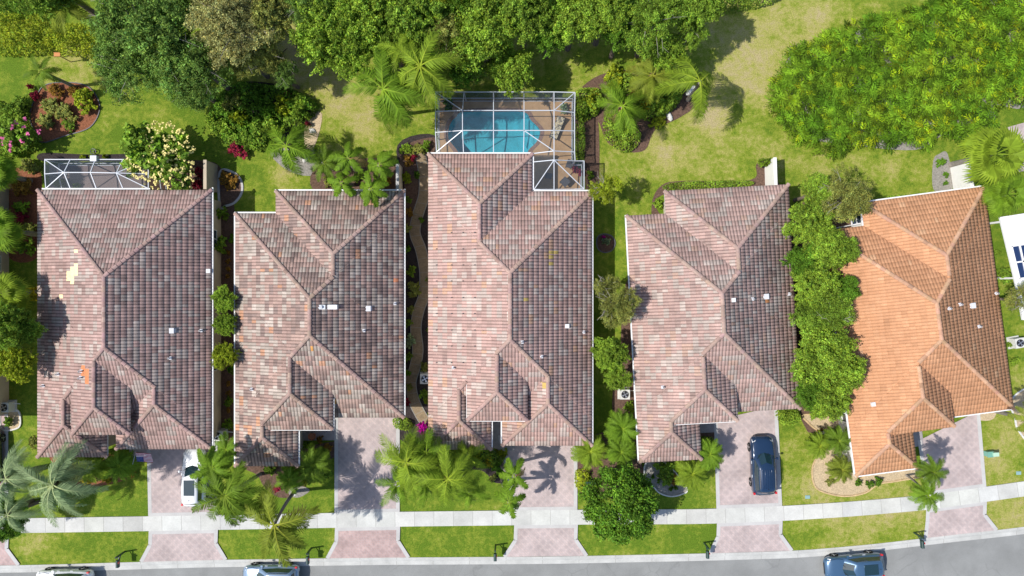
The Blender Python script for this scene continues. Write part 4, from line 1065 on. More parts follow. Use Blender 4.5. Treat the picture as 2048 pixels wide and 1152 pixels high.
# hedge masses -------------------------------------------------------------------
def hedge(label, pts, h, leaf, nden=60, lsize=.14, name='hedge', kind=None, cat='hedge', seed=1, sm=True, edge=.35, spiky=False):
    """clipped or rough hedge of many leaves filling an outline"""
    q = px_poly(pts, h*.6); q = smooth_closed(q, 4) if sm else q
    q = np.array(q)
    if spiky: q = q.mean(0)+(q-q.mean(0))*np.array([.99,.972])
    rs = np.random.RandomState(seed)
    x0, y0 = q.min(0); x1, y1 = q.max(0); nn = int((x1-x0)*(y1-y0)*nden)
    P_ = np.stack([rs.uniform(x0,x1,nn), rs.uniform(y0,y1,nn)], 1)
    ins = np.zeros(nn, bool); dmin = np.full(nn, 9.0); m_ = len(q)
    for i in range(m_):
        a, c = q[i], q[(i+1)%m_]
        cond = ((a[1] > P_[:,1]) != (c[1] > P_[:,1]))
        with np.errstate(divide='ignore', invalid='ignore'):
            xi = (c[0]-a[0])*(P_[:,1]-a[1])/(c[1]-a[1]+1e-12)+a[0]
        ins ^= cond & (P_[:,0] < xi)
        v = c-a; t = np.clip(((P_-a)@v)/(v@v+1e-9), 0, 1); dmin = np.minimum(dmin, np.linalg.norm(P_-(a+t[:,None]*v), axis=1))
    P_ = P_[ins]; dm = dmin[ins]
    kx = rs.uniform(x0,x1,int((x1-x0)*(y1-y0)*2.2)+4); ky = rs.uniform(y0,y1,len(kx)); kd = np.full(len(P_),9.0)
    for a_, c_ in zip(kx, ky): kd = np.minimum(kd, np.hypot(P_[:,0]-a_, P_[:,1]-c_))
    bump = np.clip(1.1-kd*1.9, 0, 1)
    top = h*(.45+.55*bump)*np.clip(.25+dm/edge*.75, 0, 1)
    z = top*(1-.6*rs.rand(len(P_))**1.6)
    cen = np.column_stack([P_, z])
    if not spiky:
        nrm = rs.normal(size=cen.shape)*.6+np.array([0,0,.9])
        V, Q = leaf_quads(cen, nrm, lsize*rs.uniform(.6,1.3,len(cen)), rs)
        br = rs.uniform(.5,1.5,len(cen))*(.85+.3*bump); hu = rs.normal(0,.1,len(cen)); fc = np.stack([br*(1+hu+.05), br, br*(1-hu)], 1)
    else:
        # arching divided leaves radiating from many tufts, each leaf a midrib with pairs of pointed lobes
        hol = np.sin(P_[:,0]*2.3+np.sin(P_[:,1]*2.9)*1.5)*np.sin(P_[:,1]*2.1+np.sin(P_[:,0]*1.9)*1.2)
        kp = hol > -.72; cen = cen[kp]; P_ = P_[kp]; bump = bump[kp]
        nt_ = len(cen); VV = []; cc = []
        for j in range(8):
            a = rs.uniform(-.3,.3,nt_)+j*2*math.pi/8+rs.rand(nt_)*.5; L = lsize*rs.uniform(.65,1.25,nt_)
            u = np.stack([np.cos(a), np.sin(a), np.zeros(nt_)], 1); p = np.stack([-np.sin(a), np.cos(a), np.zeros(nt_)], 1)
            lift = rs.uniform(.3,.95,nt_); br = rs.uniform(.25,1.6,nt_)*(.8+.35*bump[:nt_]); yl = (rs.rand(nt_) < .10)*.9
            hf = .5+.5*np.sin(P_[:,0]*1.1+np.sin(P_[:,1]*.9)*1.7)*np.sin(P_[:,1]*1.3+1+np.sin(P_[:,0]*.7)); br = br*(.72+.45*hf)
            col = np.stack([br*(1+yl*1.2)*(.85+.35*hf), br*(1+yl*.45), br*(1-yl*.3)], 1)
            def rp(t): return cen+u*(L*t)[:,None]+np.array([0,0,1])*((L*(lift*2*t-(.35+lift)*1.6*t*t))[:,None])
            nn_ = 4
            for q in range(nn_):
                t = .22+.72*q/(nn_-1); o = rp(t); Lq = L*.40*math.sin(math.pi*min(1,(t*.8+.18)))
                for sgn in (-1, 1):
                    e = o+(u*.75+p*sgn*.8)*Lq[:,None]+np.array([0,0,-.22])*Lq[:,None]
                    w2_ = u*(L*.095)[:,None]; m_2 = (o+e)/2
                    VV.append(np.stack([o-w2_*.4, m_2-w2_*.8, e, m_2+w2_], 1)); cc.append(col*rs.uniform(.85,1.15,(nt_,1)))
        V = np.concatenate([v.reshape(-1,3) for v in VV]); Q = np.arange(len(V)).reshape(-1,4); fc = np.concatenate(cc)
    me = npmesh(name, V, Q, np.clip(fc,0,3), LEAF[leaf])
    return tag(link(name, me), label, None if kind else cat, None, kind)
hedge('fern bed', [(1545,190),(1560,150),(1570,110),(1640,70),(1700,45),(1780,28),(1850,5),(1960,-30),(2080,-40),(2080,180),(2000,205),(1985,230),(1975,262),(1935,275),(1890,270),(1858,290),(1820,285),(1780,290),(1740,282),(1715,285),(1690,300),(1660,308),(1620,285),(1585,262),(1555,240)],
      1.5, 'fern', 7, .72, 'fern_bed', 'stuff', seed=5, edge=.15, spiky=True)
hedge('yellow green clipped hedge along the top left corner', [(-30,35),(60,20),(120,40),(200,50),(210,90),(175,108),(90,102),(-30,100)], 2.2, 'lime', 230, .095, seed=6)
hedge('low dark green hedge in the extreme upper left corner', [(-30,-30),(90,-30),(80,15),(-30,35)], 1.6, 'deep', 200, .09, seed=7)
hedge('smooth green hedge along the top edge right of the trees', [(1400,-20),(1560,-30),(1560,-5),(1500,12),(1420,22),(1395,15)], 1.8, 'mid', 220, .09, seed=8)
hedge('low bright hedge along the back wall of the rose tiled house', [(1336,366),(1400,361),(1500,360),(1500,372),(1420,380),(1336,380)], .9, 'bright', 350, .07, seed=9, edge=.2)
hedge('low green hedge along the back of the orange roofed house', [(1760,392),(1820,388),(1870,384),(1870,396),(1800,402),(1760,404)], .9, 'bright', 350, .07, seed=10, edge=.2)
hedge('clipped hedge at the right hand corner of the rose tiled house beside the driveway', [(1558,823),(1600,820),(1604,840),(1592,853),(1572,852),(1558,838)], 1.0, 'bright', 500, .07, seed=11, edge=.25)
hedge('lime green hedge below the two bushy palms beside the third driveway', [(1152,945),(1172,940),(1182,950),(1180,985),(1165,988),(1152,975)], 1.0, 'lime', 500, .07, seed=12, edge=.25)
hedge('dense shrub border left of the first house wall', [(60,170),(20,215),(-20,200),(-20,310),(60,300),(75,275),(50,240)], 1.3, 'mid', 230, .10, seed=13)
hedge('dark shrub mass in the shade behind the first two houses', [(425,190),(480,160),(580,175),(630,205),(615,235),(560,250),(520,290),(450,285),(415,240)], 1.5, 'deep', 210, .11, seed=14)
hedge('brighter green shrub mass below the dark shrubs', [(420,245),(470,235),(520,240),(560,235),(600,225),(600,250),(545,270),(520,300),(470,290),(425,275)], 1.6, 'mid', 230, .10, seed=15)
hedge('leafy shrub strip right of the pool enclosure', [(1152,180),(1180,170),(1205,180),(1200,220),(1180,235),(1160,240),(1150,220)], 1.4, 'bright', 300, .09, seed=16)
hedge('narrow green hedge under the east wall of the pool enclosure', [(1152,245),(1170,245),(1170,312),(1155,312)], 1.2, 'mid', 300, .08, seed=17, edge=.25)
hedge('tall mixed shrub mass in the planted bed right of the pool', [(1215,150),(1260,140),(1300,160),(1360,160),(1370,190),(1330,230),(1290,235),(1240,200)], 1.6, 'mid', 240, .10, seed=18)
hedge('shrub mass at the lower left tip of the planted bed', [(1215,225),(1260,235),(1285,270),(1265,300),(1235,298),(1210,265)], 1.3, 'bright', 280, .09, seed=19)
hedge('mixed green shrubs along the front wall of the third house', [(895,895),(940,890),(990,900),(1010,920),(985,940),(940,930),(900,925)], 1.0, 'mid', 320, .08, seed=20, edge=.3)
hedge('green and rust shrubs along the front wall of the first house', [(110,918),(170,915),(235,918),(255,935),(215,960),(150,965),(115,945)], .9, 'olive', 320, .08, seed=21, edge=.3)
hedge('low hedge at the left side of the fourth bed', [(1282,868),(1300,870),(1300,900),(1285,905)], .6, 'mid', 300, .07, seed=22)
hedge('row of shrubs at the entry of the rose tiled house', [(1400,880),(1428,878),(1430,915),(1402,925)], .9, 'mid', 320, .08, seed=23, edge=.3)
hedge('green shrub strip below the trimmed roof corner of the second house', [(785,838),(812,838),(826,848),(815,862),(790,858)], .8, 'bright', 420, .07, seed=24, edge=.2)

# trees between the houses ------------------------------------------------------------
TB = 'trees between the houses'
T('olive green tree with grey twigs at the back corner of the orange roof', 1690,392,55,6,'olive','FINE',group=TB)
T('bright green tree beside the upper right corner of the rose tiled roof', 1620,440,50,5.5,'bright','BIG',group=TB)
T('green tree, third from the top in the row left of the orange roof', 1655,500,46,5.5,'bright','BIG',group=TB)
T('small round tree leaning over the orange roof edge, upper one', 1695,500,27,5,'mid','BIG',group=TB)
T('small dark tree leaning over the orange roof edge, lower one', 1695,580,27,5,'deep','BIG',group=TB)
T('bright green tree in the middle of the row left of the orange roof', 1640,570,50,5.5,'bright','BIG',group=TB)
T('thin grey twigged tree in the middle of the row left of the orange roof', 1668,630,46,5.5,'mid','FINE',group=TB)
T('dense bright green tree beside the lower orange roof', 1655,705,58,6,'bright','BIG',group=TB)
T('dense bright green tree, lower right of the row by the orange roof', 1685,745,50,6,'bright','BIG',group=TB)
T('lowest bright green tree of the row by the orange roof', 1660,800,45,5,'bright','BIG',group=TB)
T('dark green crown filling the upper part of the row beside the rose tiled roof', 1610,520,36,5,'deep','BIG',group=TB)
T('green crown filling the row beside the rose tiled roof, middle', 1625,640,36,5,'mid','BIG',group=TB)
T('green crown at the very top of the row left of the orange roof', 1640,385,36,5.2,'bright','BIG',group=TB)
T('mid green crown beside the lower rose tiled roof', 1625,740,38,5,'mid','BIG',group=TB)
T('deep green crown beside the lower edge of the rose tiled roof', 1630,790,36,4.6,'deep','BIG',group=TB)
T('olive green tree leaning over the left edge of the rose tiled roof', 1232,610,45,6.2,'olive','FINE',group=TB)
T('light olive tree just above the leaning olive tree', 1215,570,26,5,'olive','FINE',group=TB)
T('bright green tree below the leaning olive tree', 1222,705,38,5,'bright','BIG',group=TB)
T('small bright green tree above the air conditioner of the rose tiled house', 1238,755,28,4,'bright','BIG',group=TB)
T('small yellow green tree at the back corner of the pool house', 1212,375,33,4.6,'lime','FINE',group=TB)
T('upper round green tree in the gap between the first and second roofs', 446,600,26,4.2,'bright','BIG',group=TB)
T('middle round green tree in the gap between the first and second roofs', 446,648,24,4.2,'bright','BIG',group=TB)
T('lower green tree in the gap between the first and second roofs', 447,714,27,4.4,'lime','BIG',group=TB)
T('green tree at the left edge beside the first house', 30,660,42,6,'mid','BIG',group=TB)
T('olive green tree below it at the left edge', 18,722,45,6,'lime','BIG',group=TB)
T('tree just outside the left edge shading the first roof', -20,650,50,8,'mid','BIG',group=TB)
T('big round dense ficus standing on the verge beside the fourth driveway', 1242,1014,72,5.6,'deep','ROUND',group='street trees',rz_=2.6)
T('dark round ficus at the lower left corner of the picture', -2,1040,42,5,'deep','ROUND',group='street trees')
T('grey green tree beyond the right side of the orange roof', 2050,600,36,4.5,'olive','FINE',group=TB)
# plumerias
def flowers(root, px, py, rpx, h, n, leaf, seed, sz=.11):
    rs = np.random.RandomState(seed); R0 = rpx*(CAM_H-h)/FPX; x, y = P(px, py, h)
    a = rs.uniform(0,6.28,n); r = R0*np.sqrt(rs.rand(n))*.95; z = h*(.97-.35*(r/R0)**2)+rs.uniform(-.1,.15,n)
    c = np.stack([x+r*np.cos(a)-root.location.x, y+r*np.sin(a)-root.location.y, z], 1)
    c = np.repeat(c, 5, 0)+rs.normal(0,.06,(5*n,3)); V, Q = leaf_quads(c, rs.normal(size=(5*n,3))*.4+np.array([0,0,1]), np.full(5*n, sz), rs, .75)
    fc = rs.uniform(.85,1.15,(5*n,1))*np.ones(3); link('blossom', npmesh('blossom', V, Q, fc), root, mat=LEAF[leaf])
r_ = T('tree covered in pale yellow blossom beside the small screen enclosure',300,305,62,4.2,'mid','MED',name='flowering_tree',cat='tree'); flowers(r_,300,305,76,4.2,190,'flower_y',1,.09)
r_ = T('lower crown of yellow blossom leaning towards the roof of the first house',345,352,36,3.6,'mid','MED',name='flowering_tree'); flowers(r_,345,350,36,3.6,60,'flower_y',2,.10)
r_ = T('tree dotted with pink blossom near the left edge',25,265,42,3,'mid','MED',name='flowering_tree'); flowers(r_,22,268,42,3,22,'flower_p',3,.12)
shrub('vivid magenta bougainvillea at the lower left corner of the third roof',846,857,14,1.6,'magenta','bougainvillea')
shrub('yellow leaved young tree beside the first roof near the left edge',48,590,24,3.2,'yellow')

# feather palms --------------------------------------------------------------------
palm('tall coconut palm leaning over the kerb above the grey blue parked car',548,1050,92,7.4,'palmolive','coco',base=(590,982),n=17,az=[5,-35,-75,-100,175,130,-15,-55,-90,-120,20,100,-45,-70,-110,150,90])
palm('windswept coconut palm overhanging the white car and sidewalk',449,992,78,8,'palmdark','coco',base=(520,948),n=18,az=[-15,-50,-80,-100,180,140,-30,-60,-95,10,60,-120,-75,-40,110,160,200,30])
palm('coconut palm covering the right side of the white car',424,936,50,6.5,'palm','stiff',base=(440,925),n=16)
palm('small bushy palm at the lower right corner of the first roof',452,900,36,3,'palm','fine',n=18)
palm('second small bushy palm below the first roof corner',462,935,30,2.6,'palmlime','fine',n=16)
palm('feather palm hanging over the second driveway',812,925,78,6.5,'palmlime','queen',base=(835,900),n=16)
palm('feather palm on the lawn in front of the third house with pale green fronds',895,958,74,7,'palmlime','queen',base=(900,915),n=16)
palm('feather palm between the other two in front of the third house',852,905,55,5.5,'palm','queen',base=(868,895),n=14)
palm('feather palm at the lower left of the group hanging over the second driveway edge',795,968,52,5,'palm','queen',base=(835,930),n=13)
palm('feather palm between the two main ones over the front lawn of the third house',852,968,56,6,'palm','queen',base=(868,935),n=14)
palm('low feather palm against the front of the third house',935,912,44,4,'palmlime','queen',n=13)
palm('dark feather palm at the bottom of the group in front of the third house',940,985,44,4.5,'palm','queen',base=(925,930),n=12)
palm('upper star shaped small palm left of the third driveway',1028,952,42,5,'palm','stiff',n=8,base=(1003,930),pit=(-40,5),group='star shaped palms')
palm('lower star shaped small palm over the sidewalk by the third driveway',1018,1005,42,5,'palm','stiff',n=7,base=(1005,960),pit=(-40,5))
palm('star shaped small palm, upper left of four behind the second house',696,316,43,5,'palm','stiff',n=8,base=(715,345),pit=(-40,5))
palm('star shaped small palm, upper right of four behind the second house',758,330,43,5,'palm','stiff',n=8,base=(757,355),pit=(-40,5))
palm('star shaped small palm hanging over the eave of the second roof, left one',683,366,43,5.2,'palm','stiff',n=8,base=(705,370),pit=(-40,5))
palm('star shaped small palm hanging over the eave of the second roof, right one',741,378,43,5.2,'palm','stiff',n=8,base=(745,375),pit=(-40,5))
palm('tall feather palm left of the pool enclosure with long drooping fronds',765,178,102,8,'palm','queen',base=(800,230),n=18,pit=(-60,20),az=[-100,-45,-25,-75,-110,20,60,110,-35,-60,0,-90,140,-50,40,90,-20,170])
palm('tall feather palm above the pool enclosure corner',840,132,95,8.5,'palmlime','queen',base=(850,180),n=17,pit=(-60,30))
palm('feather palm pushing up among the top trees left of the pool',800,100,55,7.5,'palmlime','queen',n=14)
palm('feather palm behind the second house at the left end of its lawn',572,292,74,4.6,'palm','queen',n=15,pit=(-50,20))
palm('dull dark feather palm beside it in the gravel',648,325,42,3.2,'palmdark','fine',n=14)
palm('open feather palm with nine long fronds on the dry back lawn',1400,163,92,7.5,'palmlime','queen',base=(1375,200),n=9,pit=(-50,5),az=[75,40,10,-25,-70,-80,150,110,180])
palm('feather palm in the middle of the planted bed right of the pool',1245,212,66,4.6,'palm','queen',n=17)
palm('darker feather palm at the top of the planted bed',1305,152,62,4.6,'palmolive','fine',n=17)
palm('leaning small palm on the lawn above the red mulch bed',82,142,38,4.2,'palmdark','fine',base=(150,174),n=12)
palm('palm with pale fronds in the top left corner',125,8,62,6,'palmolive','queen',n=13)
palm('silvery drooping palm hanging over the lower left lawn',105,970,94,8,'silver','silver',base=(160,940),n=20,pit=(-55,45),tr=.2,tmat='bark',az=[75,-60,210,55,-85,190,100,-40,-110,225,85,-70,200,-20,65,-95,240,140])
palm('silvery palm cut by the left edge, upper one',12,958,70,8,'silver','silver',base=(72,938),n=16,tr=.2,tmat='bark')
palm('silvery palm at the left edge above the dark round ficus',15,1030,62,7,'silver','silver',base=(64,1003),n=14,tr=.2,tmat='bark')
BP = 'bushy low palms in front beds'
palm('bushy palm left of the rose tiled house, upper one by the mulch strip',1245,858,42,3,'palm','fine',n=34)
palm('bushy yellow centred palm at the lower right corner of the third roof',1180,903,42,2.8,'palmlime','fine',n=34)
palm('bushy palm directly above the round ficus',1242,905,38,2.8,'palm','fine',n=34)
palm('bushy palm in the bed in front of the rose tiled house',1385,948,40,2.6,'palmlime','fine',n=34)
palm('dark bushy palm between that bed and the fourth driveway',1420,908,36,2.8,'palm','fine',n=34)
palm('bushy palm beside the left front corner of the orange roofed house',1678,882,34,2.8,'palmdark','fine',n=34)
palm('yellowish bushy palm left of it near the white fence',1640,892,32,2.4,'palmlime','fine',n=34)
palm('bushy palm at the bottom of the gravel bed of the orange roofed house',1684,940,32,2.4,'palmolive','fine',n=34)
palm('bushy palm in front of the first house, left of the flag',238,932,38,2.8,'palm','fine',n=34)
palm('yellow green bushy palm in front of the first house, left one',182,935,38,2.6,'palmlime','fine',n=34)
palm('bushy palm below the lower left corner of the second roof',578,958,34,2.4,'palm','fine',n=34)
palm('dark bushy palm in front of the second house beside the driveway',625,930,44,2.8,'palmdark','fine',n=34)
palm('thin trunked palm over the fifth driveway edge, upper one',1868,945,36,5.2,'palmdark','fine',base=(1822,935),n=20,tr=.08)
palm('thin trunked palm over the sidewalk by the fifth driveway, lower one',1857,992,38,5.2,'palm','fine',base=(1812,950),n=20,tr=.08)
# fan palms
FP = 'fan palms'
palm('big yellow green fan palm beyond the upper right corner of the orange roof',1990,308,76,5.5,'palmlime','fan',n=20,pit=(-40,60),tr=.2)
palm('fan palm just below the big one, by the white patio roof',2015,388,54,4.2,'palm','fan',n=22,pit=(-35,50),tr=.18)
palm('fan palm on the left edge beside the red mulch bed',-8,458,56,4.5,'palm','fan',n=22,pit=(-35,45),tr=.18)
palm('fan palm on the left edge with splayed pale fronds',0,590,58,5,'palmlime','fan',n=22,pit=(-35,45),tr=.18)
palm('fan palm at the left edge near the small screen enclosure',-12,345,50,4,'palm','fan',n=20,pit=(-35,45),tr=.18)
palm('palm on the right edge below the orange roof corner',2066,842,40,6,'palmolive','fine',base=(1985,820),n=14,tr=.16)

# small shrubs ----------------------------------------------------------------------
S = shrub
S('rounded olive shrub in the right half of the red mulch bed',165,200,26,1.1,'lime')
S('olive shrub in the middle of the red mulch bed',112,215,26,1.0,'olive')
S('low olive shrub at the lower left of the red mulch bed',92,240,20,.8,'olive')
S('small green shrub at the bottom of the red mulch bed',136,250,14,.6,'mid','shrub')
S('dark red spiky shrub at the top left of the red mulch bed',110,182,15,.8,'rust')
S('bright crimson cordyline left of the red mulch bed',68,190,11,.9,'red','cordyline')
S('small crimson cordyline above its neighbour near the small leaning palm',60,172,7,.9,'red','cordyline')
S('pink red cordyline by the left edge beside the first roof',38,440,16,1,'red','cordyline')
S('light green broad leaved shrub in the red mulch beside the first roof',42,413,15,.9,'bright')
S('dark shrub in the red mulch at the upper left of the first roof',40,370,24,1.1,'rust')
S('green shrub by the lower left screen enclosure corner',60,330,22,1.3,'olive')
S('green shrub beside the first roof near the left edge',50,490,20,1.2,'mid')
S('small green shrub between the cordyline and the first roof',62,455,14,1,'olive')
S('crimson cordyline in front of the tan privacy wall, upper',397,345,12,1,'red','cordyline')
S('crimson cordyline in front of the tan privacy wall, lower',392,368,13,1,'red','cordyline')
S('rust coloured shrub in the stone edged bed beside the second house',458,358,20,.9,'rust')
S('dark red shrub at the end of the shaded shrub mass',475,300,20,1,'red')
S('pink flowering plant in the shaded shrub bed',573,186,8,1.3,'red')
S('pink flowering plant on the gravel by the dry lawn',614,248,7,.8,'red')
S('small round shrub in the gap between the first roofs, top',442,425,15,1.2,'mid')
S('small shrub in the gap between the first roofs, second',440,490,17,1.4,'mid')
S('small dark shrub in the gap between the first roofs beside it',464,478,10,.8,'deep')
S('low green shrub in the gap near the bottom of the first roofs',458,805,12,1,'mid')
for i, y in enumerate((505,522,538,552,768,786,820)):
    S('tiny brown clipped shrub in the narrow mulch gap between the first two roofs',456,y,5.5,.4,'rust',group='tiny shrubs between the first two roofs',kind='SMALL')
S('round clipped bush on the gravel by the left driveway',17,844,12,.9,'mid','bush')
S('shrub at the lower left corner of the first roof',68,885,14,.9,'olive')
for i,(x,y,l) in enumerate([(125,925,'rust'),(148,948,'rust'),(128,948,'yellow'),(212,958,'yellow'),(170,962,'yellow'),(262,945,'rust')]):
    S('small rust and yellow shrub in the red mulch in front of the first house',x,y,10,.6,l,group='rust and yellow shrubs in front of the first house',kind='SMALL')
S('yellow green shrub left of the garden path near the top',815,355,14,.8,'lime')
S('potted red flowering plant by the path behind the second house',826,316,8,.8,'red')
S('spiky green plant in the dark mulch beside the garden path',823,543,11,.8,'bright')
S('big pale round grass tuft beside the garden path',826,580,17,.8,'olive','grass_tuft')
S('smaller round shrub below the pale tuft beside the garden path',820,618,10,.7,'olive')
S('bright low shrub against the second roof beside the garden path',816,647,9,.6,'bright')
S('grey green shrub under the second roof edge by the garden path',818,682,14,.8,'silver')
S('rusty shrub in the bed where the garden path begins',815,425,12,.6,'rust')
S('green shrub behind the air conditioner left of the third roof',850,735,12,.8,'olive')
S('yellow green shrub right of the lower garden path',856,800,10,.8,'lime')
S('crimson shrub left of the lower garden path',812,803,8,.7,'red')
S('green fern below the lower left corner of the third roof',838,905,20,1.1,'bright')
S('bright bromeliad shrub in the bed before the third house, left',925,908,15,.9,'lime','bromeliad')
S('bright bromeliad shrub in the bed before the third house, middle',955,905,17,1,'lime','bromeliad')
S('rust tipped bromeliad in the bed before the third house, right',978,922,14,.8,'yellow','bromeliad')
S('dark shrub beside the third driveway',1000,935,18,.9,'deep')
S('small grey shrub at the foot of the star shaped palms',985,955,10,.5,'olive')
S('yellow croton in the leafy strip right of the pool enclosure',1192,185,9,1.2,'yellow','croton')
S('bright shrub at the top of the planted bed',1232,150,22,1.6,'lime')
S('dark purple shrub in the planted bed',1268,140,9,1.5,'black' if False else 'red')
S('green shrub right of the planted bed palm',1345,195,26,1.5,'mid')
S('low fan shaped shrub at the lower right of the planted bed',1315,240,18,.8,'lime')
S('small shrub with purple flowers inside the round ring bed',1213,482,9,.7,'silver')
S('tiny magenta flower plant in the round ring bed',1207,474,4,.6,'magenta',kind='SMALL')
S('green shrub at the back left corner of the rose tiled house',1318,408,12,.9,'bright')
S('bright shrub below the air conditioner of the rose tiled house',1260,815,12,1,'bright')
S('green shrub right of the ring in front bed of the rose tiled house',1330,945,24,.8,'mid')
S('rust shrub in the front bed of the rose tiled house',1348,960,12,.5,'rust')
for i,(x,y) in enumerate([(1305,955),(1318,962),(1342,978),(1352,976)]):
    S('tiny dark tuft in the gravel bed in front of the rose tiled house',x,y,5,.35,'deep',group='tufts in the gravel bed of the rose tiled house',kind='SMALL')
S('round clipped ball shrub before the orange roofed house, left of three',1718,967,8.5,.7,'deep','ball_shrub')
S('round clipped ball shrub before the orange roofed house, middle of three',1741,970,8.5,.7,'deep','ball_shrub')
S('round clipped ball shrub before the orange roofed house, right of three',1757,963,9,.7,'deep','ball_shrub')
S('small rust centred plant in the gravel bed of the orange roofed house',1662,964,10,.5,'olive')
S('rust shrub behind the white fence piece',1640,870,12,.8,'rust')
S('bright shrub at the corner between the rose and orange houses',1635,825,18,.9,'bright')
S('round shrub by the white wall behind the orange roof, upper of three',1882,325,10,.7,'deep','ball_shrub')
S('round shrub by the white wall behind the orange roof, middle of three',1892,350,7,.6,'deep','ball_shrub')
S('round shrub by the white wall behind the orange roof, lower of three',1892,367,6,.6,'deep','ball_shrub')
S('red and green shrub right of that white wall',1938,345,14,.9,'rust')
S('dark olive shrub at the right edge above the fan palm',2036,188,18,1,'olive')
S('yellow leaved ground plant at the right tip of the fern bed',2000,195,14,.6,'yellow')
S('orange fruited bush against the right side of the orange roof',2008,552,19,1.6,'mid','bush')
S('small green plant by the air conditioner on the right edge',2030,722,10,.6,'bright')
S('thin green strip shrub beside the right eave of the orange roof',1993,505,7,.8,'bright')
S('small plant by the bright green right edge under the orange eave',2020,690,7,.6,'bright')
S('green shrub at the front door of the second house',613,890,9,.8,'bright')
S('green shrub by the entry bed of the second house',640,905,12,.7,'mid')
S('low rust plant in the entry bed of the second house',655,895,9,.4,'rust')
S('vine shrub hanging over the white wall behind the rose tiled house',1530,323,11,2.1,'bright')
S('pinkish ground plant in the pebble bed before the second house',553,976,10,.3,'red')
for i,(x,y) in enumerate([(165,314),(183,314),(210,315)]):
    S('small yellow green plant in the dark strip above the small screen enclosure',x,y,6,.5,'lime',group='plants above the small enclosure',kind='SMALL')
S('green plant inside the small screen enclosure',118,365,12,1.4,'mid')
S('small green plant inside the small enclosure beside its corner',152,372,7,.8,'bright',kind='SMALL')

# ------------------------------------------------------------------ vehicles
def car_mesh_parts():
    st = [(2.36,.55,.40,.62),(2.30,.72,.34,.72),(2.12,.85,.30,.84),(1.80,.91,.28,.92),(1.40,.93,.28,.97),(.95,.94,.28,1.03),(.3,.945,.28,1.05),(-.6,.95,.28,1.06),(-1.5,.94,.28,1.07),(-2.0,.91,.30,1.06),(-2.22,.84,.34,.98),(-2.34,.66,.42,.80)]
    b = MB(); rings = []
    for x, hw, zb, zt in st:
        zm = (zb+zt)/2
        half = [(hw*.86,zb),(hw*.99,zb+.10),(hw,zm),(hw*.975,zt-.16),(hw*.91,zt-.05),(hw*.78,zt),(hw*.4,zt+.035),(0,zt+.045)]
        ring = [(x,y,z) for y,z in half]+[(x,-y,z) for y,z in half[-2::-1]]
        rings.append(ring)
    m_ = len(rings[0]); vs = [p for r in rings for p in r]
    fs = [(i*m_+j, (i+1)*m_+j, (i+1)*m_+j+1, i*m_+j+1) for i in range(len(rings)-1) for j in range(m_-1)]
    fs += [(i*m_+m_-1, (i+1)*m_+m_-1, (i+1)*m_, i*m_) for i in range(len(rings)-1)]
    fs += [tuple(range(m_)), tuple((len(rings)-1)*m_+j for j in range(m_))[::-1]]
    b.add(vs, fs); body = b.mesh('body', None, True)
    # cabin: roof and pillars
    def ring(xf, xr, hwf, hwm, hwr, z, n=6, cf=.18):
        return [(xf,-hwf*.7,z),(xf+cf,0,z+.0),(xf,hwf*.7,z),(xf-.12,hwf,z),((xf+xr)/2,hwm,z),(xr+.12,hwr,z),(xr,hwr*.8,z),(xr-.06,0,z),(xr,-hwr*.8,z),(xr+.12,-hwr,z),((xf+xr)/2,-hwm,z),(xf-.12,-hwf,z)]
    r0 = ring(.98,-2.12,.80,.86,.80,1.02); r1 = ring(.25,-1.86,.62,.66,.62,1.54); r2 = ring(.08,-1.74,.54,.58,.54,1.62, cf=.10)
    c = MB(); k = 12; c.add(r0+r1+r2+[(-.8,0,1.655)], [(i,(i+1)%k,k+(i+1)%k,k+i) for i in range(k)]+[(k+i,k+(i+1)%k,2*k+(i+1)%k,2*k+i) for i in range(k)]+[(2*k+i,2*k+(i+1)%k,3*k) for i in range(k)])
    cabin = c.mesh('roof', None, True)
    def panel(ids0, ids1, t0, t1, off, shr=.06):
        """glass strip between ring points, lifted off the cabin"""
        A = [Vector(r0[i]) for i in ids0]; B_ = [Vector(r1[i]) for i in ids1]
        lo = [a.lerp(b_, t0) for a, b_ in zip(A, B_)]; hi = [a.lerp(b_, t1) for a, b_ in zip(A, B_)]
        def pull(l):
            l = [v.copy() for v in l]; l[0] = l[0].lerp(l[1], shr); l[-1] = l[-1].lerp(l[-2], shr); return l
        lo, hi = pull(lo), pull(hi); nn = (lo[1]-lo[0]).cross(hi[0]-lo[0]).normalized()*off
        g = MB(); m2 = len(lo); g.add([v+nn for v in lo]+[v+nn for v in hi], [(i,i+1,m2+i+1,m2+i) for i in range(m2-1)]); return g
    ws = panel([0,1,2],[0,1,2],.06,.97,.012,.03).mesh('windshield', None, False)
    rw = panel([6,7,8],[6,7,8],.35,.95,.012,.08).mesh('rear_window', None, False)
    sl_ = panel([3,4,5],[3,4,5],.15,.92,.012,.06).mesh('side_window', None, False)
    sr_ = panel([9,10,11],[9,10,11],.15,.92,.012,.06).mesh('side_window', None, False)
    return body, cabin, ws, rw, sl_, sr_
CP = car_mesh_parts()
def tyre():
    b = MB(); b.tube([(0,-.11,0),(0,-.12,0),(0,.12,0),(0,.11,0)], [.30,.35,.35,.30], 22); return b.mesh('tyre', M['rubber'], False)
TY = tyre()
rb_ = MB()
for k in range(5):
    a = 2*math.pi*k/5; rb_.bar((0,.0,0),(math.cos(a)*.23,0,math.sin(a)*.23),.07,.27)
rb_.tube([(0,-.115,0),(0,.115,0)],[.24,.24],20); RM = rb_.mesh('rim', M['rim'])
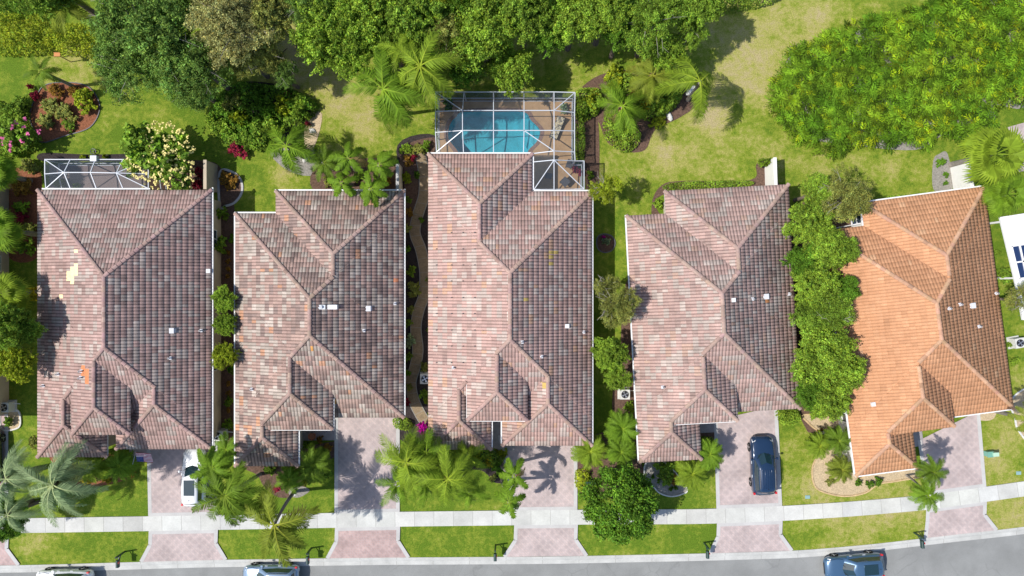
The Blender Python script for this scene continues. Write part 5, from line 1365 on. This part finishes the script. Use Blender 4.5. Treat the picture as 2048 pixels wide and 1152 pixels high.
def car(label, x, y, heading, paint, sunroof=None, rails=False, ridges=False, scale=(1,1,1), group='parked cars'):
    r = empty('car', (x, y, 0 if y > -22.5 else -.125), R(heading), label, 'car', group); r.scale = scale
    body, cabin, ws, rw, s1, s2 = CP
    link('body', body, r, mat=paint); rf = link('roof', cabin, r, mat=paint)
    for me, nm in ((ws,'windshield'),(rw,'rear_window'),(s1,'side_window'),(s2,'side_window')): link(nm, me, r, mat=M['carglass'])
    for wx in (1.42,-1.38):
        for s in (-1,1):
            w_ = empty('wheel', (wx, s*.83, .35)); w_.parent = r
            link('tyre', TY, w_); link('rim', RM, w_)
    for s in (-1,1):
        b = MB(); b.add([(2.27,s*.48,.735),(2.02,s*.60,.895),(1.90,s*.83,.86),(2.12,s*.83,.72)], [(0,1,2,3)] ); b.build('headlight', M['lamp'], r, loc=(0,0,.018))
        b = MB(); b.box(-2.22,-2.05,min(s*.80,s*.93),max(s*.80,s*.93),.84,1.02); b.build('taillight', M['red'], r)
        b = MB(); b.box(.55,.72,min(s*.98,s*1.10),max(s*.98,s*1.10),1.02,1.16); b.box(.60,.66,min(s*.80,s*.99),max(s*.80,s*.99),1.05,1.09); b.build('mirror', paint, r)
        if rails:
            b = MB(); b.tube([(.0,s*.60,1.60),(-.1,s*.61,1.67),(-1.5,s*.60,1.67),(-1.6,s*.59,1.60)], [.022]*4, 6); b.build('roof_rail', M['steel'], r)
        for dx in (.35,-.75):
            b = MB(); b.box(dx-.11,dx+.11,min(s*.935,s*.975),max(s*.935,s*.975),.86,.90); b.build('door_handle', M['alum'], r)
    if sunroof:
        b = MB(); x0,x1,hw = sunroof; b.box(x0,x1,-hw,hw,1.60,1.668); b.build('sunroof', M['carglass'], rf)
    if ridges:
        for yy in (-.36,-.18,0,.18,.36):
            b = MB(); b.box(-1.6,-.1,yy-.02,yy+.02,1.6,1.672); b.build('roof_rib', paint, rf)
    b = MB(); b.tube([(-1.55,0,1.63),(-1.66,0,1.72)],[.025,.01],6); b.build('antenna', M['black'], rf)
    for yy in (-.35,.25):
        b = MB(); b.bar((1.06,yy,1.085),(.72,yy+.38,1.27),.025,.02); b.build('wiper', M['black'], r)
    for s in (-1,1):
        b = MB(); b.tube([(1.02,s*.80,1.05),(1.5,s*.84,.955),(2.0,s*.74,.905)],[.012]*3,5); b.build('hood_gap', M['black'], r)
    b = MB(); b.box(-2.36,-2.24,-.45,.45,.60,.80); b.build('number_plate_recess', M['black'], r)
    b = MB(); b.box(2.28,2.39,-.45,.45,.48,.62); b.build('grille', M['black'], r)
    return r
white = mk('car_white', (.80,.81,.83), .25, .5, coat=1); navy = mk('car_navy', (.012,.035,.085), .22, .6, coat=1, metal=.2)
blue = mk('car_blue', (.06,.13,.23), .28, .6, metal=.35, coat=1); silver = mk('car_silverblue', (.24,.33,.45), .25, .6, metal=.4, coat=1)
dark = mk('car_dark', (.03,.03,.035), .25, .5, coat=1)
x, y = P(386,957,.9); car('white car with a large glass sunroof on the first driveway, partly under palms', x, y, 90, white, sunroof=(-1.2,.05,.42))
x, y = P(1527,932,.9); car('dark navy sport utility vehicle parked on the driveway of the rose tiled house', x, y, 92.5, navy, rails=True, ridges=True, scale=(1.03,1.03,1.08))
car('white sport utility vehicle parked at the kerb, lower left', -37.0, -24.25, 180, white, sunroof=(-1.5,-.7,.38), scale=(1,1,1.05))
car('silver blue sport utility vehicle parked at the kerb below the leaning coconut palm', -19.9, -23.85, 180, silver, sunroof=(-.55,-.2,.16), rails=True)
car('steel blue car with a dark double sunroof parked in the road, lower right', 28.3, -23.0, 185, blue, sunroof=(-1.45,-.35,.42), scale=(1.03,1,1))
car('dark car on the driveway at the left edge, mostly out of view', -43.1, -13.9, 92, dark)

# ------------------------------------------------------------------ street furniture and garden things
def mailbox(label, hx, hy, bx, by, rz=0):
    p = P(bx, by); hp = P(hx, hy, 1.15)
    r = empty('mailbox', (p[0], p[1], 0), R(rz), label, 'mailbox', 'mailboxes along the kerb')
    b = MB(); b.box(-.06,.06,-.06,.06,-.05,1.35); b.box(-.035,.035,-.75,-.02,.88,.95); b.bar((0,-.03,.55),(0,-.45,.88),.05); b.cyl(0,0,1.35,1.46,.05,.01,8); b.build('post', M['darkgreen'], r)
    b = MB(); n_ = 8; vs = []
    for yy in (-.88,-.30):
        vs += [(-.13,yy,.95)]+[(-.13*math.cos(math.pi*i/n_),yy,1.10+.13*math.sin(math.pi*i/n_)) for i in range(n_+1)]+[(.13,yy,.95)]
    m_ = n_+3; b.add(vs, [(i,i+1,m_+i+1,m_+i) for i in range(m_-1)]+[(m_-1,0,m_,2*m_-1),tuple(range(m_))[::-1],tuple(range(m_,2*m_))]); b.build('box', M['darkgreen'], r, smooth=False)
    b = MB(); b.box(.132,.145,-.55,-.40,1.0,1.25); b.build('flag', M['red'], r)
    b = MB(); b.box(-.115,.115,-.90,-.883,.97,1.18); b.build('box_door', M['black'], r)
mailbox('dark green mailbox at the kerb of the first house, above the white parked vehicle',246,1122,250,1103)
mailbox('dark green mailbox right of the silver blue vehicle',621,1115,623,1096)
mailbox('dark green mailbox left of the apron of the third driveway',988,1107,991,1090)
mailbox('dark green mailbox left of the apron of the driveway with the navy vehicle',1412,1106,1408,1085)
mailbox('dark green mailbox on the curving kerb in front of the orange roofed house',1838,1082,1828,1065,6)
def ac(label, px, py, rz=0):
    x, y = P(px, py, .8); r = empty('air_conditioner', (x, y, 0), R(rz), label, 'air conditioner', 'air conditioning units beside the houses')
    b = MB(); b.box(-.5,.5,-.5,.5,-.02,.08); b.build('pad', M['concrete'], r)
    b = MB(); b.box(-.40,.40,-.40,.40,.085,.84); 
    for k in range(12): b.box(-.405,.405,-.405,.405,.13+k*.055,.145+k*.055)
    b.build('casing', M['acbody'], r)
    b = MB(); b.cyl(0,0,.842,.855,.31,n=28); g_ = b.build('fan_well', M['black'], r)
    b = MB()
    for k in range(4):
        a = math.pi/2*k+.4; b.add([(.05*math.cos(a),.05*math.sin(a),.86),(.27*math.cos(a-.25),.27*math.sin(a-.25),.862),(.27*math.cos(a+.45),.27*math.sin(a+.45),.872)], [(0,1,2)])
    b.cyl(0,0,.856,.885,.075,n=12); b.build('fan_blades', M['rim'], r)
    b = MB(); b.tube([(.40,.25,.35),(.7,.25,.35),(1.1,.25,.5)],[.03]*3,6); b.build('pipe', M['white'], r)
ac('pale air conditioner with a dark round fan left of the rose tiled house',1250,789)
ac('air conditioner half under the left eave of the third roof by the garden path',850,758)
ac('air conditioner beside the lower right side of the first house',436,872)
ac('air conditioner on the pebbles at the left edge by the cut off house',8,815)
ac('light blue grey air conditioner at the right edge beside the orange roof',2040,686,10)
def flag():
    p = P3(280,912,2.4); r = empty('flag', (p.x,p.y,0), 0, 'striped national flag on a short pole at the garage corner of the first house', 'flag')
    b = MB(); b.tube([(-.35,.35,2.35),(-.35,-.55,2.85)],[.02,.02],6); b.build('pole', M['alum'], r)
    b = MB(); W,Hh = 1.25,.75; nx = 16
    def fp(u,v): # u along fly, v across stripes
        return (-.30+u*W*.93+.10*v, .30-.75*v*Hh*1.3-.12*u, 2.50-.12*u-.10*v+.05*math.sin(u*9+v*2))
    def qd(u0,u1,v0,v1,col,dz=0):
        b.add([(x_,y_,z_+dz) for x_,y_,z_ in (fp(u0,v0),fp(u1,v0),fp(u1,v1),fp(u0,v1))],[(0,1,2,3)],col)
    for s in range(13):
        col = (.55,.02,.04) if s%2 == 0 else (.85,.85,.85)
        for i in range(nx): qd(i/nx,(i+1)/nx,s/13,(s+1)/13,col)
    for i in range(nx):
        if i/nx < .4:
            for s in range(6,13): qd(i/nx,min((i+1)/nx,.42),s/13,(s+1)/13,(.02,.04,.22),.006)
    for row in range(9):
        for c_ in range(6 if row%2 == 0 else 5):
            u = .03+.068*c_+(.034 if row%2 else 0); v = 6.5/13+row*.056
            qd(u-.008,u+.008,v-.012,v+.012,(.9,.9,.9),.012)
    b.build('cloth', M['colour'], r)
flag()
def lounger():
    x, y = P(1114,257,.4); r = empty('sun_lounger', (x,y,.095), R(-22), 'patterned sun lounger on the tan deck right of the pool', 'sun lounger')
    b = MB()
    for s in (-.32,.32): b.bar((s,-.95,.32),(s,.45,.32),.05); b.bar((s,.45,.32),(s,.95,.62),.05)
    for yy in (-.9,.4): b.bar((-.32,yy,.32),(.32,yy,.32),.04)
    b.build('frame', M['steel'], r)
    for s in (-.3,.3):
        for yy in (-.8,.5): q = MB(); q.bar((s,yy,0),(s,yy,.32),.045); q.build('leg', M['steel'], r)
    rs = random.Random(4); b = MB(); pal = [(.62,.52,.32),(.20,.19,.17),(.70,.62,.45),(.40,.35,.25)]
    for i in range(6):
        for j in range(16):
            y0 = -.93+j*1.4/16 if j < 12 else 0; 
            ya, yb_ = -.93+j*.116, -.93+(j+1)*.116; f = lambda t: .36 if t < .45 else .36+(t-.45)*.6
            x0 = -.3+i*.1; c_ = rs.choice(pal); b.add([(x0,ya,f(ya)),(x0+.1,ya,f(ya)),(x0+.1,yb_,f(yb_)),(x0,yb_,f(yb_)),(x0,ya,f(ya)+.06),(x0+.1,ya,f(ya)+.06),(x0+.1,yb_,f(yb_)+.06),(x0,yb_,f(yb_)+.06)],[(4,5,6,7),(0,1,5,4),(1,2,6,5),(2,3,7,6),(3,0,4,7)],c_)
    b.build('cushion', M['colour'], r)
lounger()
def table(label, px, py, s, rz, h=.7):
    x, y = P(px, py, h); r = empty('patio_table', (x,y,.095), R(rz), label, 'table')
    b = MB(); b.box(-s,s,-s,s,h-.04,h); b.build('table_top', M['steel'], r)
    for a in (-1,1):
        for c_ in (-1,1): b = MB(); b.bar((a*s*.85,c_*s*.85,0),(a*s*.85,c_*s*.85,h-.04),.04); b.build('leg', M['steel'], r)
def chair(label, px, py, rz):
    x, y = P(px, py, .5); r = empty('patio_chair', (x,y,.095), R(rz), label, 'chair', 'chairs round the small patio table')
    b = MB(); b.box(-.24,.24,-.24,.24,.42,.46); b.build('seat', M['steel'], r)
    b = MB(); b.add([(-.24,.24,.46),(.24,.24,.46),(.24,.33,.92),(-.24,.33,.92),(-.24,.27,.46),(.24,.27,.46),(.24,.36,.92),(-.24,.36,.92)],[(0,1,2,3),(7,6,5,4),(2,6,7,3),(0,3,7,4),(1,5,6,2)]); b.build('backrest', M['steel'], r)
    for a in (-.21,.21):
        for c_ in (-.21,.21): b = MB(); b.bar((a,c_,0),(a,c_,.42),.035); b.build('leg', M['steel'], r)
table('small dark square table on the tan patio of the screened corner',1130,364,.33,45)
chair('dark patio chair in the shaded notch above the small square table',1138,330,-20)
chair('dark patio chair left of the small square table under the screened corner',1098,352,80)
def pot(label, px, py, r0, h, leaf=None, lr=.3):
    x, y = P(px, py, h); r = empty('plant_pot', (x,y,.09), 0, label, 'plant pot')
    b = MB(); b.tube([(0,0,0),(0,0,h*.85),(0,0,h)],[r0*.65,r0*.95,r0*1.05],16,cap=False); b.add([(r0*math.cos(a_)*.93,r0*math.sin(a_)*.93,h*.86) for a_ in np.linspace(0,6.2832,17)[:-1]],[tuple(range(16))],(.3,.2,.15)); b.build('pot', M['terracotta'], r)
    if leaf:
        link('foliage', SMALL[cnt[0]%4][0], r, (0,0,h), (0,0,1), (lr,lr,lr), LEAF[leaf])
pot('terracotta pot with bluish plant in the top right corner of the pool deck',1127,217,.22,.4,'silver',.45)
pot('reddish pot with crimson plant on the tan patio corner',1150,338,.26,.45,'red',.35)
pot('terracotta pot at the entry of the second house',624,873,.3,.5)
pot('plant pot with dark foliage in the top left corner of the pool deck',897,208,.25,.5,'deep',.6)
pot('red flowering pot by the third house patio edge',1160,345,.2,.35,'red',.3)
# grey and teal utility boxes, valve covers, posts
def util(label, px, py, rz, w_, d_, h, mat):
    x, y = P(px, py, h); r = empty('utility_box', (x,y,0), R(rz), label, 'utility box')
    b = MB(); b.box(-w_,w_,-d_,d_,-.05,h); b.build('cabinet', mat, r); b = MB(); b.box(-w_-.03,w_+.03,-d_-.03,d_+.03,h,h+.05); b.build('lid', mat, r)
    return r
util('green utility cabinet half hidden above the round ficus',1181,972,0,.42,.32,.8,M['darkgreen'])
r_ = util('teal utility box on the lawn right of the fifth driveway',1981,909,4,.22,.2,.55,M['utility'])
util('pale green utility pedestal touching the teal box on the right lawn',1992,909,4,.2,.13,.7,mk('pale_green',(.42,.60,.46),.5,.3))
for (x_,y_,lb) in ((2037,946,'square teal meter cover in the lawn near the right edge'),(1615,994,'square blue grey meter cover in the lawn between the navy vehicle and the gravel bed'),(52,1027,'square teal meter cover by the left end of the sidewalk'),(462,1021,'square teal meter cover in the lawn under the windswept palm')):
    p = P(x_,y_); b = MB(); b.box(p[0]-.2,p[0]+.2,p[1]-.14,p[1]+.14,-.02,.03); b.box(p[0]-.15,p[0]+.15,p[1]-.10,p[1]+.10,.03,.04); tag(b.build('meter_cover', M['cover']), lb, 'meter cover')
def wfence():
    a = P(1632,863); c_ = P(1678,858); v = Vector(c_)-Vector(a); r = empty('garden_fence', (*a,0), math.atan2(v.y,v.x), 'short white fence piece left of the orange roofed house', 'fence')
    for i in range(3): b = MB(); b.box(i*v.length/2-.05,i*v.length/2+.05,-.05,.05,-.05,1.3); b.build('post', M['white'], r)
    b = MB(); 
    for z_ in (.3,.7,1.15): b.box(.05,v.length-.05,-.025,.025,z_,z_+.09)
    b.build('rail', M['white'], r)
wfence()
def stake():
    p = P(142,124); r = empty('bird_feeder', (*p,0), 0, 'small wooden post with an orange brown tray on the back lawn', 'bird feeder')
    b = MB(); b.bar((0,0,-.05),(0,.02,1.7),.07); b.build('post', mk('pale_wood',(.5,.38,.22),.8,.2), r)
    b = MB(); b.box(-.25,.25,-.14,.18,1.7,1.76); b.box(-.25,.25,-.14,-.11,1.76,1.82); b.box(-.25,.25,.15,.18,1.76,1.82); b.build('tray', mk('orange_wood',(.55,.25,.1),.8,.2), r)
stake()
# white flat patio roof of the neighbour on the right edge, with dark skylight panes
def patio_roof():
    pts = [(2000,434),(2040,428),(2090,420),(2130,640),(2046,640),(2030,559)]
    r = empty('patio_roof', (0,0,0), 0, 'white flat patio roof with dark blue skylight panes on the right edge', 'patio roof')
    polysheet('roof_slab', px_poly(pts, 2.7), 2.7, M['white'], r, thick=.18)
    fr = MB(); q = [P3(2022,492,2.76),P3(2062,486,2.76),P3(2075,553,2.76),P3(2038,558,2.76)]
    for i in range(4): fr.bar(q[i], q[(i+1)%4], .16, .12)
    fr.bar(q[0].lerp(q[3],.5), q[1].lerp(q[2],.5), .12, .11); fr.bar(q[0].lerp(q[1],.42), q[3].lerp(q[2],.42), .12, .11)
    fo = fr.build('skylight_frame', M['white'], r)
    b = MB(); b.add([v-Vector((0,0,.02)) for v in q], [(0,3,2,1)]); b.build('skylight_pane', mk('skylight_glass',(.02,.04,.11),.15,.6), fo)
    for px_, py_ in ((2004,440),(2032,553),(2085,428)):
        p = P(px_, py_, 2.6); b = MB(); b.box(p[0]+.05,p[0]+.2,p[1]-.2,p[1]-.05,-.05,2.55); b.build('post', M['white'], r)
patio_roof()
def sscreen():
    r = empty('window_canopy', (0,0,0), 0, 'dark glazed white framed canopy in the back corner of the orange roofed house', 'canopy')
    q = [P3(1700,424,2.6),P3(1722,419,2.6),P3(1724,446,2.6),P3(1704,450,2.6)]; b = MB()
    for i in range(4): b.bar(q[i], q[(i+1)%4], .08)
    b.bar(q[0].lerp(q[1],.5), q[3].lerp(q[2],.5), .06); b.build('frame', M['white'], r)
    b = MB(); b.add([v-Vector((0,0,.02)) for v in q],[(0,3,2,1)]); b.build('pane', M['glass'], r)
    for v in (q[0], q[3]): b = MB(); b.box(v.x-.04,v.x+.04,v.y-.04,v.y+.04,0,v.z-.03); b.build('post', M['white'], r)
sscreen()
p = P(190,304); b = MB(); b.tube([(p[0]+.22*math.cos(t),p[1]+.22*math.sin(t),.25) for t in np.linspace(0,6.28,13)],[.04]*13,5); b.cyl(p[0],p[1],-.02,.25,.05,n=6); tag(b.build('garden_stake_ring', M['steel']), 'small grey ring on a stake in the lawn above the small enclosure', 'garden ornament')

for i,(x,y,r_,l,lb) in enumerate([(812,455,11,'olive','olive shrub low in the bed left of the garden path bend'),(842,440,6,'deep','dark tuft at the third house wall beside the path bend'),(815,500,9,'deep','dark green shrub in the dark mulch above the spiky plant'),(856,560,6,'bright','bright tuft against the third roof edge by the path'),(815,715,10,'mid','green shrub left of the path halfway down the strip'),(856,660,5,'bright','small bright tuft against the third roof halfway down the strip'),(815,745,9,'deep','dark shrub below the halfway shrub left of the path'),(848,790,11,'mid','green shrub below the air conditioner by the path'),(815,400,8,'mid','green shrub by the upper right corner of the second roof'),(818,775,8,'olive','olive shrub near the lower right corner of the second roof'),
   (460,640,9,'olive','olive shrub in the narrow gap behind the middle round tree'),(455,850,12,'mid','green shrub beside the lower wall of the first house'),(462,740,9,'deep','dark shrub below the three round trees in the narrow gap'),
   (650,945,13,'mid','green shrub at the lawn edge in front of the second house'),(610,960,12,'lime','lime shrub beside the bushy palm in front of the second house'),(640,880,8,'rust','rusty ground plant beside the entry walk of the second house'),(540,940,12,'mid','green shrub under the front eave of the second house'),
   (870,880,14,'mid','green shrub under the front left eave of the third house'),(905,925,13,'deep','dark shrub between the palms before the third house'),(1005,905,12,'lime','lime shrub at the entry of the third house'),(880,915,12,'olive','olive shrub in the dark bed before the third house')]):
    shrub(lb, x, y, r_, .9, l)
def rock(label, px, py, a, b_, c_, seed):
    rs = np.random.RandomState(seed); bm = bmesh.new(); bmesh.ops.create_icosphere(bm, subdivisions=2, radius=1)
    for v in bm.verts: v.co = Vector((v.co.x*a, v.co.y*b_, v.co.z*c_))*rs.uniform(.82,1.1)
    me = bpy.data.meshes.new('garden_rock'); bm.to_mesh(me); bm.free(); me.materials.append(M['stone_white'])
    x, y = P(px, py); tag(link('garden_rock', me, None, (x,y,c_*.4), (0,0,seed)), label, 'rock')
rock('large pale rock at the foot of the open feather palm', 1380,182,.55,.35,.35,1)
rock('grey rock at the lower edge of the planted bed', 1338,233,.5,.25,.22,2)
rock('pale rock near the pink plant on the gravel strip', 625,262,.3,.22,.18,3)
rock('small rock beside the dull palm in the gravel', 612,318,.35,.25,.2,4)
rock('flat pale stone under the leaning coconut palm trunk', 590,986,.25,.16,.10,5)

for i,(x,y,r_,h_,l,lb) in enumerate([(455,262,24,1.8,'bright','bright shrub at the lower left of the shaded shrub mass'),(500,278,22,1.7,'mid','green shrub at the bottom of the shaded shrub mass'),(548,255,24,1.8,'bright','bright shrub in the lower middle of the shaded shrub mass'),(600,215,24,1.7,'bright','bright shrub at the right end of the shaded shrub mass'),
   (470,205,24,1.8,'olive','olive shrub at the upper left of the shaded shrub mass'),(520,190,22,1.8,'deep','deep green shrub at the top of the shaded shrub mass'),(565,210,22,1.9,'lime','lime shrub in the upper right of the shaded shrub mass'),(428,245,20,1.5,'bright','bright shrub at the left tip of the shaded shrub mass'),(480,240,20,2.0,'lime','lime shrub in the centre of the shaded shrub mass'),(538,225,18,2.0,'deep','dark shrub in the centre of the shaded shrub mass'),
   (1228,175,20,1.9,'lime','lime shrub in the upper left of the planted bed'),(1275,185,20,2.0,'rust','rust shrub in the upper middle of the planted bed'),(1320,205,22,1.8,'bright','bright shrub in the middle right of the planted bed'),(1290,215,18,1.6,'yellow','yellowish shrub in the middle of the planted bed'),(1240,255,22,1.6,'bright','bright shrub in the lower part of the planted bed'),(1180,205,16,1.7,'lime','lime shrub right of the pool enclosure wall'),(1165,225,13,1.4,'deep','dark shrub right of the pool enclosure wall'),
   (90,212,16,.8,'olive','olive tuft at the left rim of the red mulch bed'),(140,232,16,.7,'olive','olive tuft at the lower right part of the red mulch bed'),(150,182,14,.8,'rust','rust tuft at the top of the red mulch bed'),(30,215,24,1.4,'mid','green shrub left of the red mulch bed at the left edge'),(20,300,24,1.4,'bright','bright shrub below the pink blossom tree at the left edge')]):
    shrub(lb, x, y, r_, h_, l)

for (x,y,r_,h_,l,lb) in [(835,300,14,.9,'olive','olive shrub at the top of the dark strip left of the pool enclosure'),(852,292,11,.8,'mid','green shrub at the lower left corner of the pool enclosure'),(815,322,12,.9,'rust','rust shrub beside the potted plant left of the pool house'),(835,350,9,.6,'deep','dark tuft by the top of the garden path'),(812,300,14,1.0,'bright','bright shrub above the grey topped privacy wall'),
   (1160,330,9,1.0,'deep','dark shrub right of the screened patio corner'),(1180,350,9,.9,'mid','green shrub between the patio corner and the small yellow green tree'),(770,365,14,.8,'rust','rust shrub under the star shaped palms, right'),(655,362,12,.7,'olive','olive shrub under the star shaped palms, left'),(715,352,12,.7,'mid','green shrub in the middle below the star shaped palms')]:
    shrub(lb, x, y, r_, h_, l)
